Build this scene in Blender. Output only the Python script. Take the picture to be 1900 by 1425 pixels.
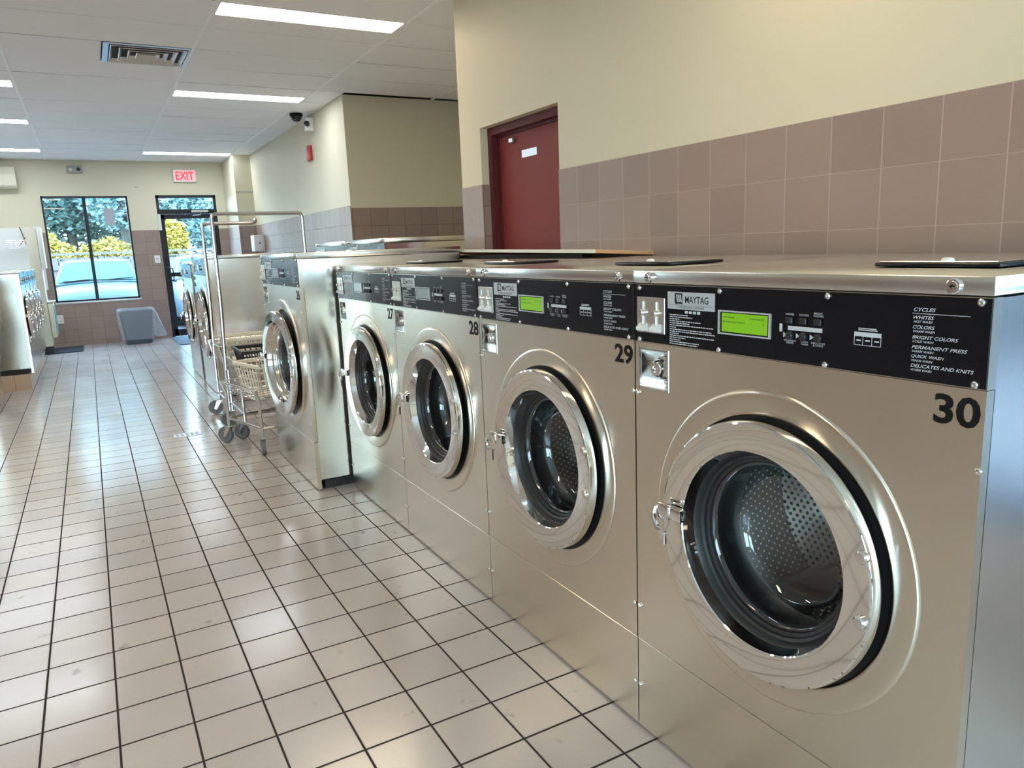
import bpy, bmesh, math, random
from mathutils import Vector, Matrix
random.seed(7)
PI = math.pi
for o in list(bpy.data.objects): bpy.data.objects.remove(o)
scn = bpy.context.scene
C = scn.collection

# ------------------------------------------------------------------ camera
cam_d = bpy.data.cameras.new('camera'); cam = bpy.data.objects.new('camera', cam_d); C.objects.link(cam)
yaw, pit, rol = 0.50943, -0.187065, -0.041041
fw = Vector((math.sin(yaw)*math.cos(pit), math.cos(yaw)*math.cos(pit), math.sin(pit)))
rt = Vector((math.cos(yaw), -math.sin(yaw), 0)); up = rt.cross(fw)
r2 = math.cos(rol)*rt + math.sin(rol)*up
u2 = -math.sin(rol)*rt + math.cos(rol)*up
cam.matrix_world = Matrix(((r2.x, u2.x, -fw.x, 0), (r2.y, u2.y, -fw.y, 0), (r2.z, u2.z, -fw.z, 1.379), (0, 0, 0, 1)))
cam_d.sensor_width = 36; cam_d.lens = 1369.9*36/1900; cam_d.clip_start = 0.05; cam_d.clip_end = 400
scn.camera = cam
# ------------------------------------------------------------------ light, exposure
scn.view_settings.view_transform = 'Standard'; scn.view_settings.look = 'None'
scn.view_settings.gamma = 1; scn.view_settings.use_curve_mapping = False
scn.view_settings.exposure = 1.05
w = bpy.data.worlds.new('sky'); scn.world = w; w.use_nodes = True
wn = w.node_tree; wn.nodes.clear()
wo = wn.nodes.new('ShaderNodeOutputWorld'); wb = wn.nodes.new('ShaderNodeBackground')
tcw = wn.nodes.new('ShaderNodeTexCoord'); spw = wn.nodes.new('ShaderNodeSeparateXYZ'); rmp = wn.nodes.new('ShaderNodeValToRGB')
rmp.color_ramp.elements[0].position = 0.0; rmp.color_ramp.elements[0].color = (.80, .95, 1, 1)      # pale at the horizon
rmp.color_ramp.elements[1].position = 0.75; rmp.color_ramp.elements[1].color = (.36, .62, 1, 1)     # bluer overhead
wn.links.new(tcw.outputs['Generated'], spw.inputs[0]); wn.links.new(spw.outputs[2], rmp.inputs[0]); wn.links.new(rmp.outputs[0], wb.inputs[0])
wb.inputs[1].default_value = 8.0; wn.links.new(wb.outputs[0], wo.inputs[0])
sun_d = bpy.data.lights.new('sun', 'SUN'); sun = bpy.data.objects.new('sun', sun_d); C.objects.link(sun)
sun_d.energy = 2.6; sun_d.angle = math.radians(1); sun_d.color = (1, .97, .92)
sun.rotation_euler = Vector((-0.45, 0.75, -0.75)).to_track_quat('-Z', 'Y').to_euler()
LAMP = 9.5          # strength of the ceiling troffers

# ------------------------------------------------------------------ materials
def nodes(name):
    m = bpy.data.materials.new(name); m.use_nodes = True
    nt = m.node_tree; return m, nt, nt.nodes['Principled BSDF']
def P(name, col, rough=.5, metal=0., spec=.5, coat=0., emit=None, es=0.):
    m, nt, b = nodes(name)
    b.inputs['Base Color'].default_value = (*col, 1); b.inputs['Roughness'].default_value = rough
    b.inputs['Metallic'].default_value = metal; b.inputs['Specular IOR Level'].default_value = spec
    b.inputs['Coat Weight'].default_value = coat
    if emit: b.inputs['Emission Color'].default_value = (*emit, 1); b.inputs['Emission Strength'].default_value = es
    return m
def mth(nt, op, a, b=None, c=None):
    n = nt.nodes.new('ShaderNodeMath'); n.operation = op
    for i, v in enumerate((a, b, c)):
        if v is None: continue
        if isinstance(v, (int, float)): n.inputs[i].default_value = v
        else: nt.links.new(v, n.inputs[i])
    return n.outputs[0]
def steel(name, col, rough, aniso=.88, sc=1.0):
    m, nt, b = nodes(name)
    b.inputs['Metallic'].default_value = 1
    tc = nt.nodes.new('ShaderNodeNewGeometry')
    mp = nt.nodes.new('ShaderNodeMapping'); mp.inputs['Scale'].default_value = (60*sc, 60*sc, .8*sc)
    nt.links.new(tc.outputs['Position'], mp.inputs[0])
    nz = nt.nodes.new('ShaderNodeTexNoise'); nz.inputs['Scale'].default_value = 6; nz.inputs['Detail'].default_value = 4
    nt.links.new(mp.outputs[0], nz.inputs[0])
    n2 = nt.nodes.new('ShaderNodeTexNoise'); n2.inputs['Scale'].default_value = 3.5; n2.inputs['Detail'].default_value = 3
    nt.links.new(tc.outputs['Position'], n2.inputs[0])
    r = mth(nt, 'MULTIPLY_ADD', n2.outputs[0], .08, rough-.04)
    nt.links.new(r, b.inputs['Roughness'])
    mix = nt.nodes.new('ShaderNodeMix'); mix.data_type = 'RGBA'
    mix.inputs[6].default_value = (col[0]*.975, col[1]*.975, col[2]*.975, 1); mix.inputs[7].default_value = (*col, 1)
    nt.links.new(n2.outputs[0], mix.inputs[0]); nt.links.new(mix.outputs[2], b.inputs['Base Color'])
    if aniso:
        b.inputs['Anisotropic'].default_value = aniso
        t = nt.nodes.new('ShaderNodeCombineXYZ'); t.inputs[0].default_value = .02; t.inputs[1].default_value = .02; t.inputs[2].default_value = 1
        nt.links.new(t.outputs[0], b.inputs['Tangent'])
    return m
def tilemat(name, ax1, ax2, o1, o2, s1, s2, g, cols, gcol, rough, bump=.15, spec=.5, dirt=0.):
    """square ceramic tiles laid on two world axes"""
    m, nt, b = nodes(name)
    gm = nt.nodes.new('ShaderNodeNewGeometry'); sp = nt.nodes.new('ShaderNodeSeparateXYZ'); nt.links.new(gm.outputs['Position'], sp.inputs[0])
    a = mth(nt, 'DIVIDE', mth(nt, 'SUBTRACT', sp.outputs[ax1], o1), s1); c = mth(nt, 'DIVIDE', mth(nt, 'SUBTRACT', sp.outputs[ax2], o2), s2)
    fa = mth(nt, 'ABSOLUTE', mth(nt, 'SUBTRACT', mth(nt, 'FRACT', a), .5)); fc = mth(nt, 'ABSOLUTE', mth(nt, 'SUBTRACT', mth(nt, 'FRACT', c), .5))
    fm = mth(nt, 'MAXIMUM', mth(nt, 'MULTIPLY', fa, s1/.2), mth(nt, 'ADD', mth(nt, 'MULTIPLY', fc, s2/.2), 0))
    mr = nt.nodes.new('ShaderNodeMapRange'); mr.interpolation_type = 'SMOOTHSTEP'
    hg = g/.2/2
    mr.inputs[1].default_value = .5-hg*1.5; mr.inputs[2].default_value = .5-hg*.7
    nt.links.new(fm, mr.inputs[0])
    cb = nt.nodes.new('ShaderNodeCombineXYZ'); nt.links.new(mth(nt, 'FLOOR', a), cb.inputs[0]); nt.links.new(mth(nt, 'FLOOR', c), cb.inputs[1])
    wn_ = nt.nodes.new('ShaderNodeTexWhiteNoise'); nt.links.new(cb.outputs[0], wn_.inputs[0])
    cr = nt.nodes.new('ShaderNodeValToRGB'); cr.color_ramp.elements[0].color = (*cols[0], 1); cr.color_ramp.elements[1].color = (*cols[-1], 1)
    if len(cols) == 3:
        e = cr.color_ramp.elements.new(.5); e.color = (*cols[1], 1)
    nt.links.new(wn_.outputs[0], cr.inputs[0])
    sn = nt.nodes.new('ShaderNodeTexNoise'); sn.inputs['Scale'].default_value = 190; sn.inputs['Detail'].default_value = 2; nt.links.new(gm.outputs['Position'], sn.inputs[0])
    big = nt.nodes.new('ShaderNodeTexNoise'); big.inputs['Scale'].default_value = 2.2; big.inputs['Detail'].default_value = 5; nt.links.new(gm.outputs['Position'], big.inputs[0])
    k = mth(nt, 'MULTIPLY_ADD', sn.outputs[0], .10, .95); k = mth(nt, 'MULTIPLY', k, mth(nt, 'MULTIPLY_ADD', big.outputs[0], .16, .92))
    if dirt:
        dn = nt.nodes.new('ShaderNodeTexNoise'); dn.inputs['Scale'].default_value = 11; dn.inputs['Detail'].default_value = 6; nt.links.new(gm.outputs['Position'], dn.inputs[0])
        d2 = nt.nodes.new('ShaderNodeMapRange'); d2.inputs[1].default_value = .66; d2.inputs[2].default_value = .74; nt.links.new(dn.outputs[0], d2.inputs[0])
        k = mth(nt, 'MULTIPLY', k, mth(nt, 'MULTIPLY_ADD', d2.outputs[0], -dirt, 1))
    vm = nt.nodes.new('ShaderNodeVectorMath'); vm.operation = 'SCALE'; nt.links.new(cr.outputs[0], vm.inputs[0]); nt.links.new(k, vm.inputs['Scale'])
    mix = nt.nodes.new('ShaderNodeMix'); mix.data_type = 'RGBA'; nt.links.new(mr.outputs[0], mix.inputs[0]); nt.links.new(vm.outputs[0], mix.inputs[6]); mix.inputs[7].default_value = (*gcol, 1)
    nt.links.new(mix.outputs[2], b.inputs['Base Color'])
    nt.links.new(mth(nt, 'MULTIPLY_ADD', mr.outputs[0], .4, mth(nt, 'MULTIPLY_ADD', big.outputs[0], .14, rough-.07)), b.inputs['Roughness'])
    nt.links.new(mth(nt, 'MULTIPLY', mth(nt, 'SUBTRACT', 1, mr.outputs[0]), spec), b.inputs['Specular IOR Level'])
    bp = nt.nodes.new('ShaderNodeBump'); bp.inputs['Strength'].default_value = bump; bp.inputs['Distance'].default_value = .004
    nt.links.new(mth(nt, 'ADD', mth(nt, 'SUBTRACT', 1, mr.outputs[0]), mth(nt, 'MULTIPLY', sn.outputs[0], .06)), bp.inputs['Height']); nt.links.new(bp.outputs[0], b.inputs['Normal'])
    return m
def paint(name, col, rough=.55, var=.05):
    m, nt, b = nodes(name)
    g = nt.nodes.new('ShaderNodeNewGeometry'); n = nt.nodes.new('ShaderNodeTexNoise'); n.inputs['Scale'].default_value = 1.3; n.inputs['Detail'].default_value = 4
    nt.links.new(g.outputs['Position'], n.inputs[0])
    mix = nt.nodes.new('ShaderNodeMix'); mix.data_type = 'RGBA'; nt.links.new(n.outputs[0], mix.inputs[0])
    mix.inputs[6].default_value = (*[c*(1-var) for c in col], 1); mix.inputs[7].default_value = (*[c*(1+var) for c in col], 1)
    nt.links.new(mix.outputs[2], b.inputs['Base Color']); b.inputs['Roughness'].default_value = rough
    n2 = nt.nodes.new('ShaderNodeTexNoise'); n2.inputs['Scale'].default_value = 120; nt.links.new(g.outputs['Position'], n2.inputs[0])
    bp = nt.nodes.new('ShaderNodeBump'); bp.inputs['Strength'].default_value = .08; bp.inputs['Distance'].default_value = .002; nt.links.new(n2.outputs[0], bp.inputs['Height']); nt.links.new(bp.outputs[0], b.inputs['Normal'])
    return m
def glassmat(name, tint=(1, 1, 1), ior=1.5, extra=0.):
    m = bpy.data.materials.new(name); m.use_nodes = True; nt = m.node_tree; nt.nodes.clear()
    o = nt.nodes.new('ShaderNodeOutputMaterial'); mx = nt.nodes.new('ShaderNodeMixShader'); t = nt.nodes.new('ShaderNodeBsdfTransparent'); g = nt.nodes.new('ShaderNodeBsdfGlossy')
    t.inputs[0].default_value = (*tint, 1); g.inputs['Roughness'].default_value = .0
    lw = nt.nodes.new('ShaderNodeLayerWeight'); lw.inputs[0].default_value = .5
    f = mth(nt, 'MULTIPLY_ADD', mth(nt, 'POWER', lw.outputs['Facing'], 5), .95, .045+extra)
    nt.links.new(f, mx.inputs[0]); nt.links.new(t.outputs[0], mx.inputs[1]); nt.links.new(g.outputs[0], mx.inputs[2]); nt.links.new(mx.outputs[0], o.inputs[0])
    return m
def dotmat(name, col, hole, pitch, rad, bumpdir, rough=.35):
    """perforated steel: staggered dots over the UV map (metres)"""
    m, nt, b = nodes(name); b.inputs['Metallic'].default_value = .9
    uv = nt.nodes.new('ShaderNodeUVMap'); sp = nt.nodes.new('ShaderNodeSeparateXYZ'); nt.links.new(uv.outputs[0], sp.inputs[0])
    def dots(off):
        u = mth(nt, 'SUBTRACT', mth(nt, 'FRACT', mth(nt, 'ADD', mth(nt, 'DIVIDE', sp.outputs[0], pitch), off)), .5)
        v = mth(nt, 'SUBTRACT', mth(nt, 'FRACT', mth(nt, 'ADD', mth(nt, 'DIVIDE', sp.outputs[1], pitch*1.5), off)), .5)
        v = mth(nt, 'MULTIPLY', v, 1.5)
        return mth(nt, 'SQRT', mth(nt, 'ADD', mth(nt, 'MULTIPLY', u, u), mth(nt, 'MULTIPLY', v, v)))
    d = mth(nt, 'MINIMUM', dots(0), dots(.5))
    mr = nt.nodes.new('ShaderNodeMapRange'); mr.interpolation_type = 'SMOOTHSTEP'; mr.inputs[1].default_value = rad; mr.inputs[2].default_value = rad*.75; nt.links.new(d, mr.inputs[0])
    mix = nt.nodes.new('ShaderNodeMix'); mix.data_type = 'RGBA'; nt.links.new(mr.outputs[0], mix.inputs[0]); mix.inputs[6].default_value = (*col, 1); mix.inputs[7].default_value = (*hole, 1)
    nt.links.new(mix.outputs[2], b.inputs['Base Color']); b.inputs['Roughness'].default_value = rough
    bp = nt.nodes.new('ShaderNodeBump'); bp.inputs['Strength'].default_value = .6; bp.inputs['Distance'].default_value = .004*bumpdir
    nt.links.new(mr.outputs[0], bp.inputs['Height']); nt.links.new(bp.outputs[0], b.inputs['Normal'])
    return m

M = {}
M['steel'] = steel('brushed_steel', (.76, .695, .585), .25)
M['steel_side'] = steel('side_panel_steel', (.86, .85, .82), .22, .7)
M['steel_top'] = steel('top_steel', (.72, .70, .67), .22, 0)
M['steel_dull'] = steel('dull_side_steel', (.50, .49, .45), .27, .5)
M['chrome'] = P('polished_chrome', (.80, .78, .75), .05, 1)
M['chrome_soft'] = P('satin_chrome', (.72, .70, .67), .16, 1)
M['wire'] = P('chromed_wire', (.75, .75, .77), .18, 1)
M['screw'] = P('screw_steel', (.8, .78, .74), .2, 1)
M['blackp'] = P('black_control_panel', (.006, .006, .008), .22, 0, .28)
M['rubber'] = P('black_rubber', (.012, .012, .013), .42)
M['plinth'] = P('dark_plinth', (.02, .02, .022), .6)
M['label'] = P('silver_label', (.52, .52, .53), .4, .2)
M['ink'] = P('black_ink', (.006, .006, .006), .6, 0, .2)
M['print'] = P('grey_printing', (.55, .55, .57), .5)
M['plate'] = P('coin_plate', (.66, .62, .56), .28, .9)
M['lcd_on'] = P('backlit_green_display', (.10, .24, .01), .25, emit=(.26, .60, .012), es=.22)
M['lcd_off'] = P('unlit_display', (.30, .36, .36), .12)
M['btn'] = P('black_button', (.02, .02, .022), .35)
M['lcdtext'] = P('display_characters', (.03, .12, .01), .5)
M['drum'] = dotmat('glint_dimpled_drum_wall', (.20, .195, .185), (.95, .93, .90), .021, .17, 1, .26)  # dimples coloured bright, as raised bumps catching light
M['drumback'] = dotmat('perforated_drum_back', (.46, .44, .40), (.01, .01, .01), .020, .27, -1, .34)
M['lifter'] = P('drum_lifter', (.30, .29, .28), .3, .9)
M['glass'] = glassmat('door_glass', (.93, .96, .96), 1.5, .05)
M['wglass'] = glassmat('window_glass', (.90, .98, 1))
M['tglass'] = glassmat('tinted_glass', (.20, .23, .27))
M['floor'] = tilemat('floor_tiles', 0, 1, 1.1067, 1.6367, .2, .2009, 0.0062, [(.42, .365, .332), (.475, .415, .375), (.44, .40, .38)], (.045, .034, .03), .19, .25, .6, .35)
TC = [(.272, .192, .160), (.315, .226, .190), (.293, .208, .172)]
M['tile_yz'] = tilemat('wall_tiles_long', 1, 2, 3.4292, 1.7796, .2, .1984, .0034, TC, (.46, .35, .30), .42, .2)
M['tile_yz2'] = tilemat('wall_tiles_far_side', 1, 2, 8.02, 1.86, .2, .2, .0034, TC, (.20, .15, .135), .42, .2)
M['tile_xz'] = tilemat('wall_tiles_cross', 0, 2, .726, 1.866, .2, .2, .004, TC, (.20, .15, .13), .42, .2)
M['tile_xz2'] = tilemat('wall_tiles_block', 0, 2, 2.58, 1.84, .2, .2, .004, TC, (.17, .11, .095), .42, .2)
M['cream'] = paint('cream_wall_paint', (.64, .585, .435))
M['ceil'] = paint('ceiling_panel', (.90, .90, .90), .8, .03)
M['tee'] = P('ceiling_tee', (.97, .97, .97), .5)
M['gap'] = P('ceiling_gap', (.05, .05, .05), .9)
M['white'] = P('white_plastic', (.75, .75, .72), .4)
M['offwhite'] = P('aged_white_plastic', (.66, .62, .48), .45)
M['grey'] = P('grey_metal_paint', (.36, .36, .33), .45)
M['dframe'] = P('dark_bronze_frame', (.014, .014, .018), .35, .3)
M['red'] = paint('dark_red_paint', (.20, .020, .017), .6, .06)
M['redframe'] = paint('maroon_frame_paint', (.10, .010, .013), .6, .06)
M['alu'] = P('aluminium', (.62, .63, .65), .3, .9)
M['ivory'] = P('ivory_plastic', (.74, .69, .55), .42)
M['navy'] = P('black_basket_plastic', (.02, .022, .028), .35)
M['wheel'] = P('grey_wheel', (.15, .155, .16), .45)
M['board'] = P('white_laminate', (.80, .74, .64), .4)
M['chip'] = P('particle_board', (.55, .33, .16), .8)
M['exit'] = P('red_exit_glow', (.8, .05, .06), .4, emit=(1, .0, .05), es=.32)
M['exitface'] = P('exit_sign_face', (.7, .35, .35), .5, emit=(1, .45, .45), es=.28)
M['warm'] = P('warm_diffuser', (.9, .85, .7), .5, emit=(1, .83, .58), es=LAMP*1.15)
M['dim'] = P('warm_fill_diffuser', (.9, .85, .7), .5, emit=(1, .83, .60), es=LAMP*.8)  # glow of the unseen fill troffers
M['cool'] = P('white_diffuser', (.9, .9, .9), .5, emit=(.84, .93, 1), es=LAMP*1.3)
M['bin'] = P('grey_blue_bin', (.07, .10, .13), .5)
M['mat'] = P('black_floor_mat', (.02, .02, .025), .9)
M['paper'] = P('paper', (.42, .42, .48), .8)
M['asphalt'] = P('asphalt', (.085, .09, .095), .9)
M['carblue'] = P('pale_blue_car_paint', (.075, .125, .145), .4, 0, .3, 0)
M['carwhite'] = P('white_car_paint', (.18, .21, .22), .4, .0, .3, 0)
M['carglass'] = P('windscreen', (.065, .165, .18), .6, 0, .05)
M['fence'] = P('weathered_fence', (.115, .105, .108), .85)
M['bark'] = P('tree_bark', (.06, .06, .055), .9)
M['leafg'] = P('green_leaves', (.13, .23, .20), .6)
M['leafg2'] = P('bluish_leaves', (.18, .30, .30), .6)
M['leafy'] = P('yellow_leaves', (.34, .26, .04), .6)
M['teal'] = P('teal_panel', (.08, .36, .42), .4)
M['tan'] = tilemat('tan_plinth_tiles', 1, 0, 9.7, -.66, .2, .2, .004, [(.48, .33, .22), (.52, .37, .26)], (.25, .18, .14), .45)
M['stick'] = P('brown_stick', (.22, .10, .03), .5)
M['lens'] = P('dark_lens', (.01, .01, .012), .08)
M['alarm'] = P('red_alarm', (.45, .015, .02), .35)
mb_ = bpy.data.materials.new('clear_bag'); mb_.use_nodes = True
_b = mb_.node_tree.nodes['Principled BSDF']; _b.inputs['Base Color'].default_value = (.75, .82, .9, 1); _b.inputs['Alpha'].default_value = .2; _b.inputs['Roughness'].default_value = .18
M['bag'] = mb_

# ------------------------------------------------------------------ mesh helpers
class MB:
    def __init__(s): s.bm = bmesh.new(); s.uv = s.bm.loops.layers.uv.new('UVMap'); s.mi = 0
    def face(s, vs):
        try: f = s.bm.faces.new(vs); f.material_index = s.mi; return f
        except ValueError: return None
    def box(s, x0, x1, y0, y1, z0, z1, bev=0, seg=1, T=None):
        n = bmesh.new()
        v = [n.verts.new((x, y, z)) for x in (x0, x1) for y in (y0, y1) for z in (z0, z1)]
        for q in ((0, 1, 3, 2), (4, 6, 7, 5), (0, 4, 5, 1), (2, 3, 7, 6), (0, 2, 6, 4), (1, 5, 7, 3)): n.faces.new([v[i] for i in q])
        if bev: bmesh.ops.bevel(n, geom=list(n.edges), offset=bev, segments=seg, profile=.5, affect='EDGES')
        s.merge(n, T); return s
    def merge(s, n, T=None):
        mp = {}
        for v in n.verts: mp[v] = s.bm.verts.new((T @ v.co) if T else v.co)
        for f in n.faces: s.face([mp[v] for v in f.verts])
        n.free()
    def lathe(s, prof, cy, cz, n=64, T=None, uvm=None, axis='x', cx=0):
        """profile [(x,r)] about a line along x through (cy,cz)"""
        rings = []
        L = [0]
        for i in range(1, len(prof)): L.append(L[-1]+math.dist(prof[i], prof[i-1]))
        for (x, r) in prof:
            if r < 1e-5: pts = [Vector((x, cy, cz))]
            else: pts = [Vector((x, cy+r*math.cos(2*PI*k/n), cz+r*math.sin(2*PI*k/n))) for k in range(n)]
            if axis == 'z': pts = [Vector((cy+p.y-cy, p.z-cz+cx, p.x)) for p in pts]
            if T: pts = [T @ p for p in pts]
            rings.append([s.bm.verts.new(p) for p in pts])
        for i in range(len(prof)-1):
            A, B = rings[i], rings[i+1]
            for k in range(n):
                k2 = (k+1) % n
                if len(A) == 1 and len(B) == 1: continue
                vs = [A[0], B[k], B[k2]] if len(A) == 1 else ([A[k], B[0], A[k2]] if len(B) == 1 else [A[k], B[k], B[k2], A[k2]])
                f = s.face(vs)
                if f and uvm:
                    radial = abs(prof[i+1][1]-prof[i][1]) > abs(prof[i+1][0]-prof[i][0])
                    R = max(prof[i][1], prof[i+1][1])
                    for l in f.loops:
                        p = l.vert
                        if radial: l[s.uv].uv = (p.co.y, p.co.z)
                        else:
                            kk = k if p in (A[k % len(A)], B[k % len(B)]) else k+1
                            l[s.uv].uv = (2*PI*kk/n*R, L[i] if p in A else L[i+1])
        return s
    def tube(s, pts, r, n=8, closed=False, T=None):
        pts = [Vector(p) for p in pts]; N = len(pts); rings = []
        ref = None
        for i, p in enumerate(pts):
            if closed: d = (pts[(i+1) % N]-pts[i-1]).normalized()
            elif i == 0: d = (pts[1]-p).normalized()
            elif i == N-1: d = (p-pts[-2]).normalized()
            else: d = ((pts[i+1]-p).normalized()+(p-pts[i-1]).normalized()).normalized()
            if ref is None: ref = Vector((0, 0, 1)) if abs(d.z) < .9 else Vector((1, 0, 0))
            a = d.cross(ref).normalized(); b = a.cross(d).normalized(); ref = b
            ring = []
            for k in range(n):
                q = p+r*(math.cos(2*PI*k/n)*a+math.sin(2*PI*k/n)*b)
                ring.append(s.bm.verts.new((T @ q) if T else q))
            rings.append(ring)
        for i in range(N if closed else N-1):
            A, B = rings[i], rings[(i+1) % N]
            for k in range(n): s.face([A[k], A[(k+1) % n], B[(k+1) % n], B[k]])
        if not closed: s.face(rings[0][::-1]); s.face(rings[-1])
        return s
    def prism(s, poly, a, b, ax='y'):
        """poly in the plane across ax, extruded a..b"""
        def pt(u, v, t): return {'y': (u, t, v), 'x': (t, u, v), 'z': (u, v, t)}[ax]
        A = [s.bm.verts.new(pt(u, v, a)) for u, v in poly]; B = [s.bm.verts.new(pt(u, v, b)) for u, v in poly]
        s.face(A); s.face(B[::-1]); n = len(poly)
        for i in range(n): s.face([A[i], B[i], B[(i+1) % n], A[(i+1) % n]])
        return s
    def quad(s, *p): s.face([s.bm.verts.new(q) for q in p]); return s
    def build(s, name, mat, parent=None, smooth=True, ang=35, fixn=True):
        if fixn: bmesh.ops.recalc_face_normals(s.bm, faces=list(s.bm.faces))
        me = bpy.data.meshes.new(name); s.bm.to_mesh(me); s.bm.free()
        for m in (mat if isinstance(mat, (list, tuple)) else [mat]): me.materials.append(m)
        if smooth:
            me.polygons.foreach_set('use_smooth', [True]*len(me.polygons)); me.set_sharp_from_angle(angle=math.radians(ang))
        o = bpy.data.objects.new(name, me); C.objects.link(o)
        if parent: o.parent = parent
        return o
def tag(o, label, cat, group=None, kind=None):
    if label: o['label'] = label
    if cat: o['category'] = cat
    if group: o['group'] = group
    if kind: o['kind'] = kind
    return o
def empty(name, loc, label, cat, rz=0, group=None):
    o = bpy.data.objects.new(name, None); C.objects.link(o); o.location = loc; o.rotation_euler = (0, 0, rz); o.empty_display_size = .1
    return tag(o, label, cat, group)
def struct(name, mb, mat, parent=None, **k):
    o = mb.build(name, mat, parent, **k); o['kind'] = 'structure'; return o
def copy_tree(o, parent=None):
    c = o.copy(); C.objects.link(c); c.parent = parent
    for ch in list(o.children): copy_tree(ch, c)
    return c
def textmesh(s, W, H, origin, X, Y, bold=0.0, shear=0.0, name='lettering'):
    """lettering fitted into W x H with its lower-left corner at origin; X, Y unit axes"""
    cu = bpy.data.curves.new('t', 'FONT'); cu.body = s; cu.size = 1; cu.offset = bold; cu.shear = shear; cu.resolution_u = 3
    o = bpy.data.objects.new('t', cu); me = bpy.data.meshes.new_from_object(o)
    bpy.data.objects.remove(o); bpy.data.curves.remove(cu)
    xs = [v.co.x for v in me.vertices]; ys = [v.co.y for v in me.vertices]
    x0, x1, y0, y1 = min(xs), max(xs), min(ys), max(ys); origin = Vector(origin); X = Vector(X); Y = Vector(Y)
    sx = W/(x1-x0) if W else H/(y1-y0); sy = H/(y1-y0)
    for v in me.vertices: v.co = origin+X*((v.co.x-x0)*sx)+Y*((v.co.y-y0)*sy)
    me.name = name; return me
def joinmesh(name, meshes, mat, parent):
    bm = bmesh.new()
    for me in meshes:
        bm.from_mesh(me); bpy.data.meshes.remove(me)
    m2 = bpy.data.meshes.new(name); bm.to_mesh(m2); bm.free(); m2.materials.append(mat)
    o = bpy.data.objects.new(name, m2); C.objects.link(o); o.parent = parent; return o

# ------------------------------------------------------------------ room
XW, ZC, YF, YB, XL, XB = 2.379, 3.006, 14.35, -3.2, -4.33, 2.565
f = MB(); f.box(XL-.2, 4.4, YB-.2, YF+.2, -.1, 0); struct('floor', f, M['floor'], smooth=False)
# right wall: near stretch with the door opening, return, recess, block, column
DY0, DY1, DZ = 3.61, 4.555, 2.142
m = MB(); m.box(XW, XW+.16, .3, DY0, 0, ZC); m.box(XW, XW+.16, YB, -2.2, 0, ZC); m.box(XW, XW+.16, -2.2, .3, 0, .45); m.box(XW, XW+.16, -2.2, .3, 2.4, ZC); m.box(XW, XW+.16, DY1, 4.86, 0, ZC); m.box(XW, XW+.16, DY0, DY1, DZ, ZC)
wr = struct('wall_right', m, M['cream'], smooth=False)
m = MB(); m.box(XW-.006, XW, .3, DY0, 0, 1.78); m.box(XW-.006, XW, YB, -2.2, 0, 1.78); m.box(XW-.006, XW, -2.2, .3, 0, .45); m.box(XW-.006, XW, DY1, 4.86, 0, 1.78)
struct('wall_tiles', m, M['tile_yz'], wr, smooth=False)
m = MB(); m.box(XW-.005, XW+.10, DY1-.001, DY1+.004, 0, 1.775)
m = MB(); m.box(XW+.16, 3.95, 4.70, 4.86, 0, ZC); m.box(3.95, 4.1, 4.70, 8.02, 0, ZC); w2 = struct('wall_recess', m, M['cream'], smooth=False)
m = MB(); m.box(XB, 4.1, 8.02, 13.2, 0, ZC); m.box(XB, 4.1, 13.2, YF, 0, ZC)
wk = struct('wall_block', m, M['cream'], smooth=False)
m = MB(); m.box(XB, 3.95, 8.012, 8.02, 0, 1.835); struct('wall_tiles', m, M['tile_xz2'], wk, smooth=False)
m = MB(); m.box(XB-.008, XB, 8.012, 13.2, 0, 1.86); struct('wall_tiles', m, M['tile_yz2'], wk, smooth=False)
m = MB(); m.box(2.285, XB, 13.2, YF, 0, ZC); wc = struct('wall_column', m, M['cream'], smooth=False)
m = MB(); m.box(2.277, 2.285, 13.192, YF, 0, 1.86); struct('wall_tiles', m, M['tile_yz2'], wc, smooth=False)
m = MB(); m.box(2.285, XB-.008, 13.192, 13.2, 0, 1.86); struct('wall_tiles', m, M['tile_xz'], wc, smooth=False)
m = MB(); m.box(2.283, XB, 13.196, 13.2, 2.405, 2.42); struct('trim_1', m, M['grey'], smooth=False)
m = MB()
for y in (-2.2, -1.3, -.4, .25): m.box(XW+.04, XW+.12, y, y+.05, .45, 2.4)
m.box(XW+.04, XW+.12, -2.2, .3, .45, .50); m.box(XW+.04, XW+.12, -2.2, .3, 2.35, 2.4)
w4 = struct('window_fill', m, M['dframe'], smooth=False)  # unseen window, shaped to light the washer side panels
m = MB(); m.box(XW+.07, XW+.076, -.38, .28, .45, 2.4); struct('window_pane', m, M['tglass'], w4, smooth=False)  # tint added to dim the glare on the nearest washer's side
m = MB(); m.box(XW+.07, XW+.076, -2.2, -.38, .45, 2.4); struct('window_pane', m, M['wglass'], w4, smooth=False)  # clear stretch added to brighten the tall washer's side
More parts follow.
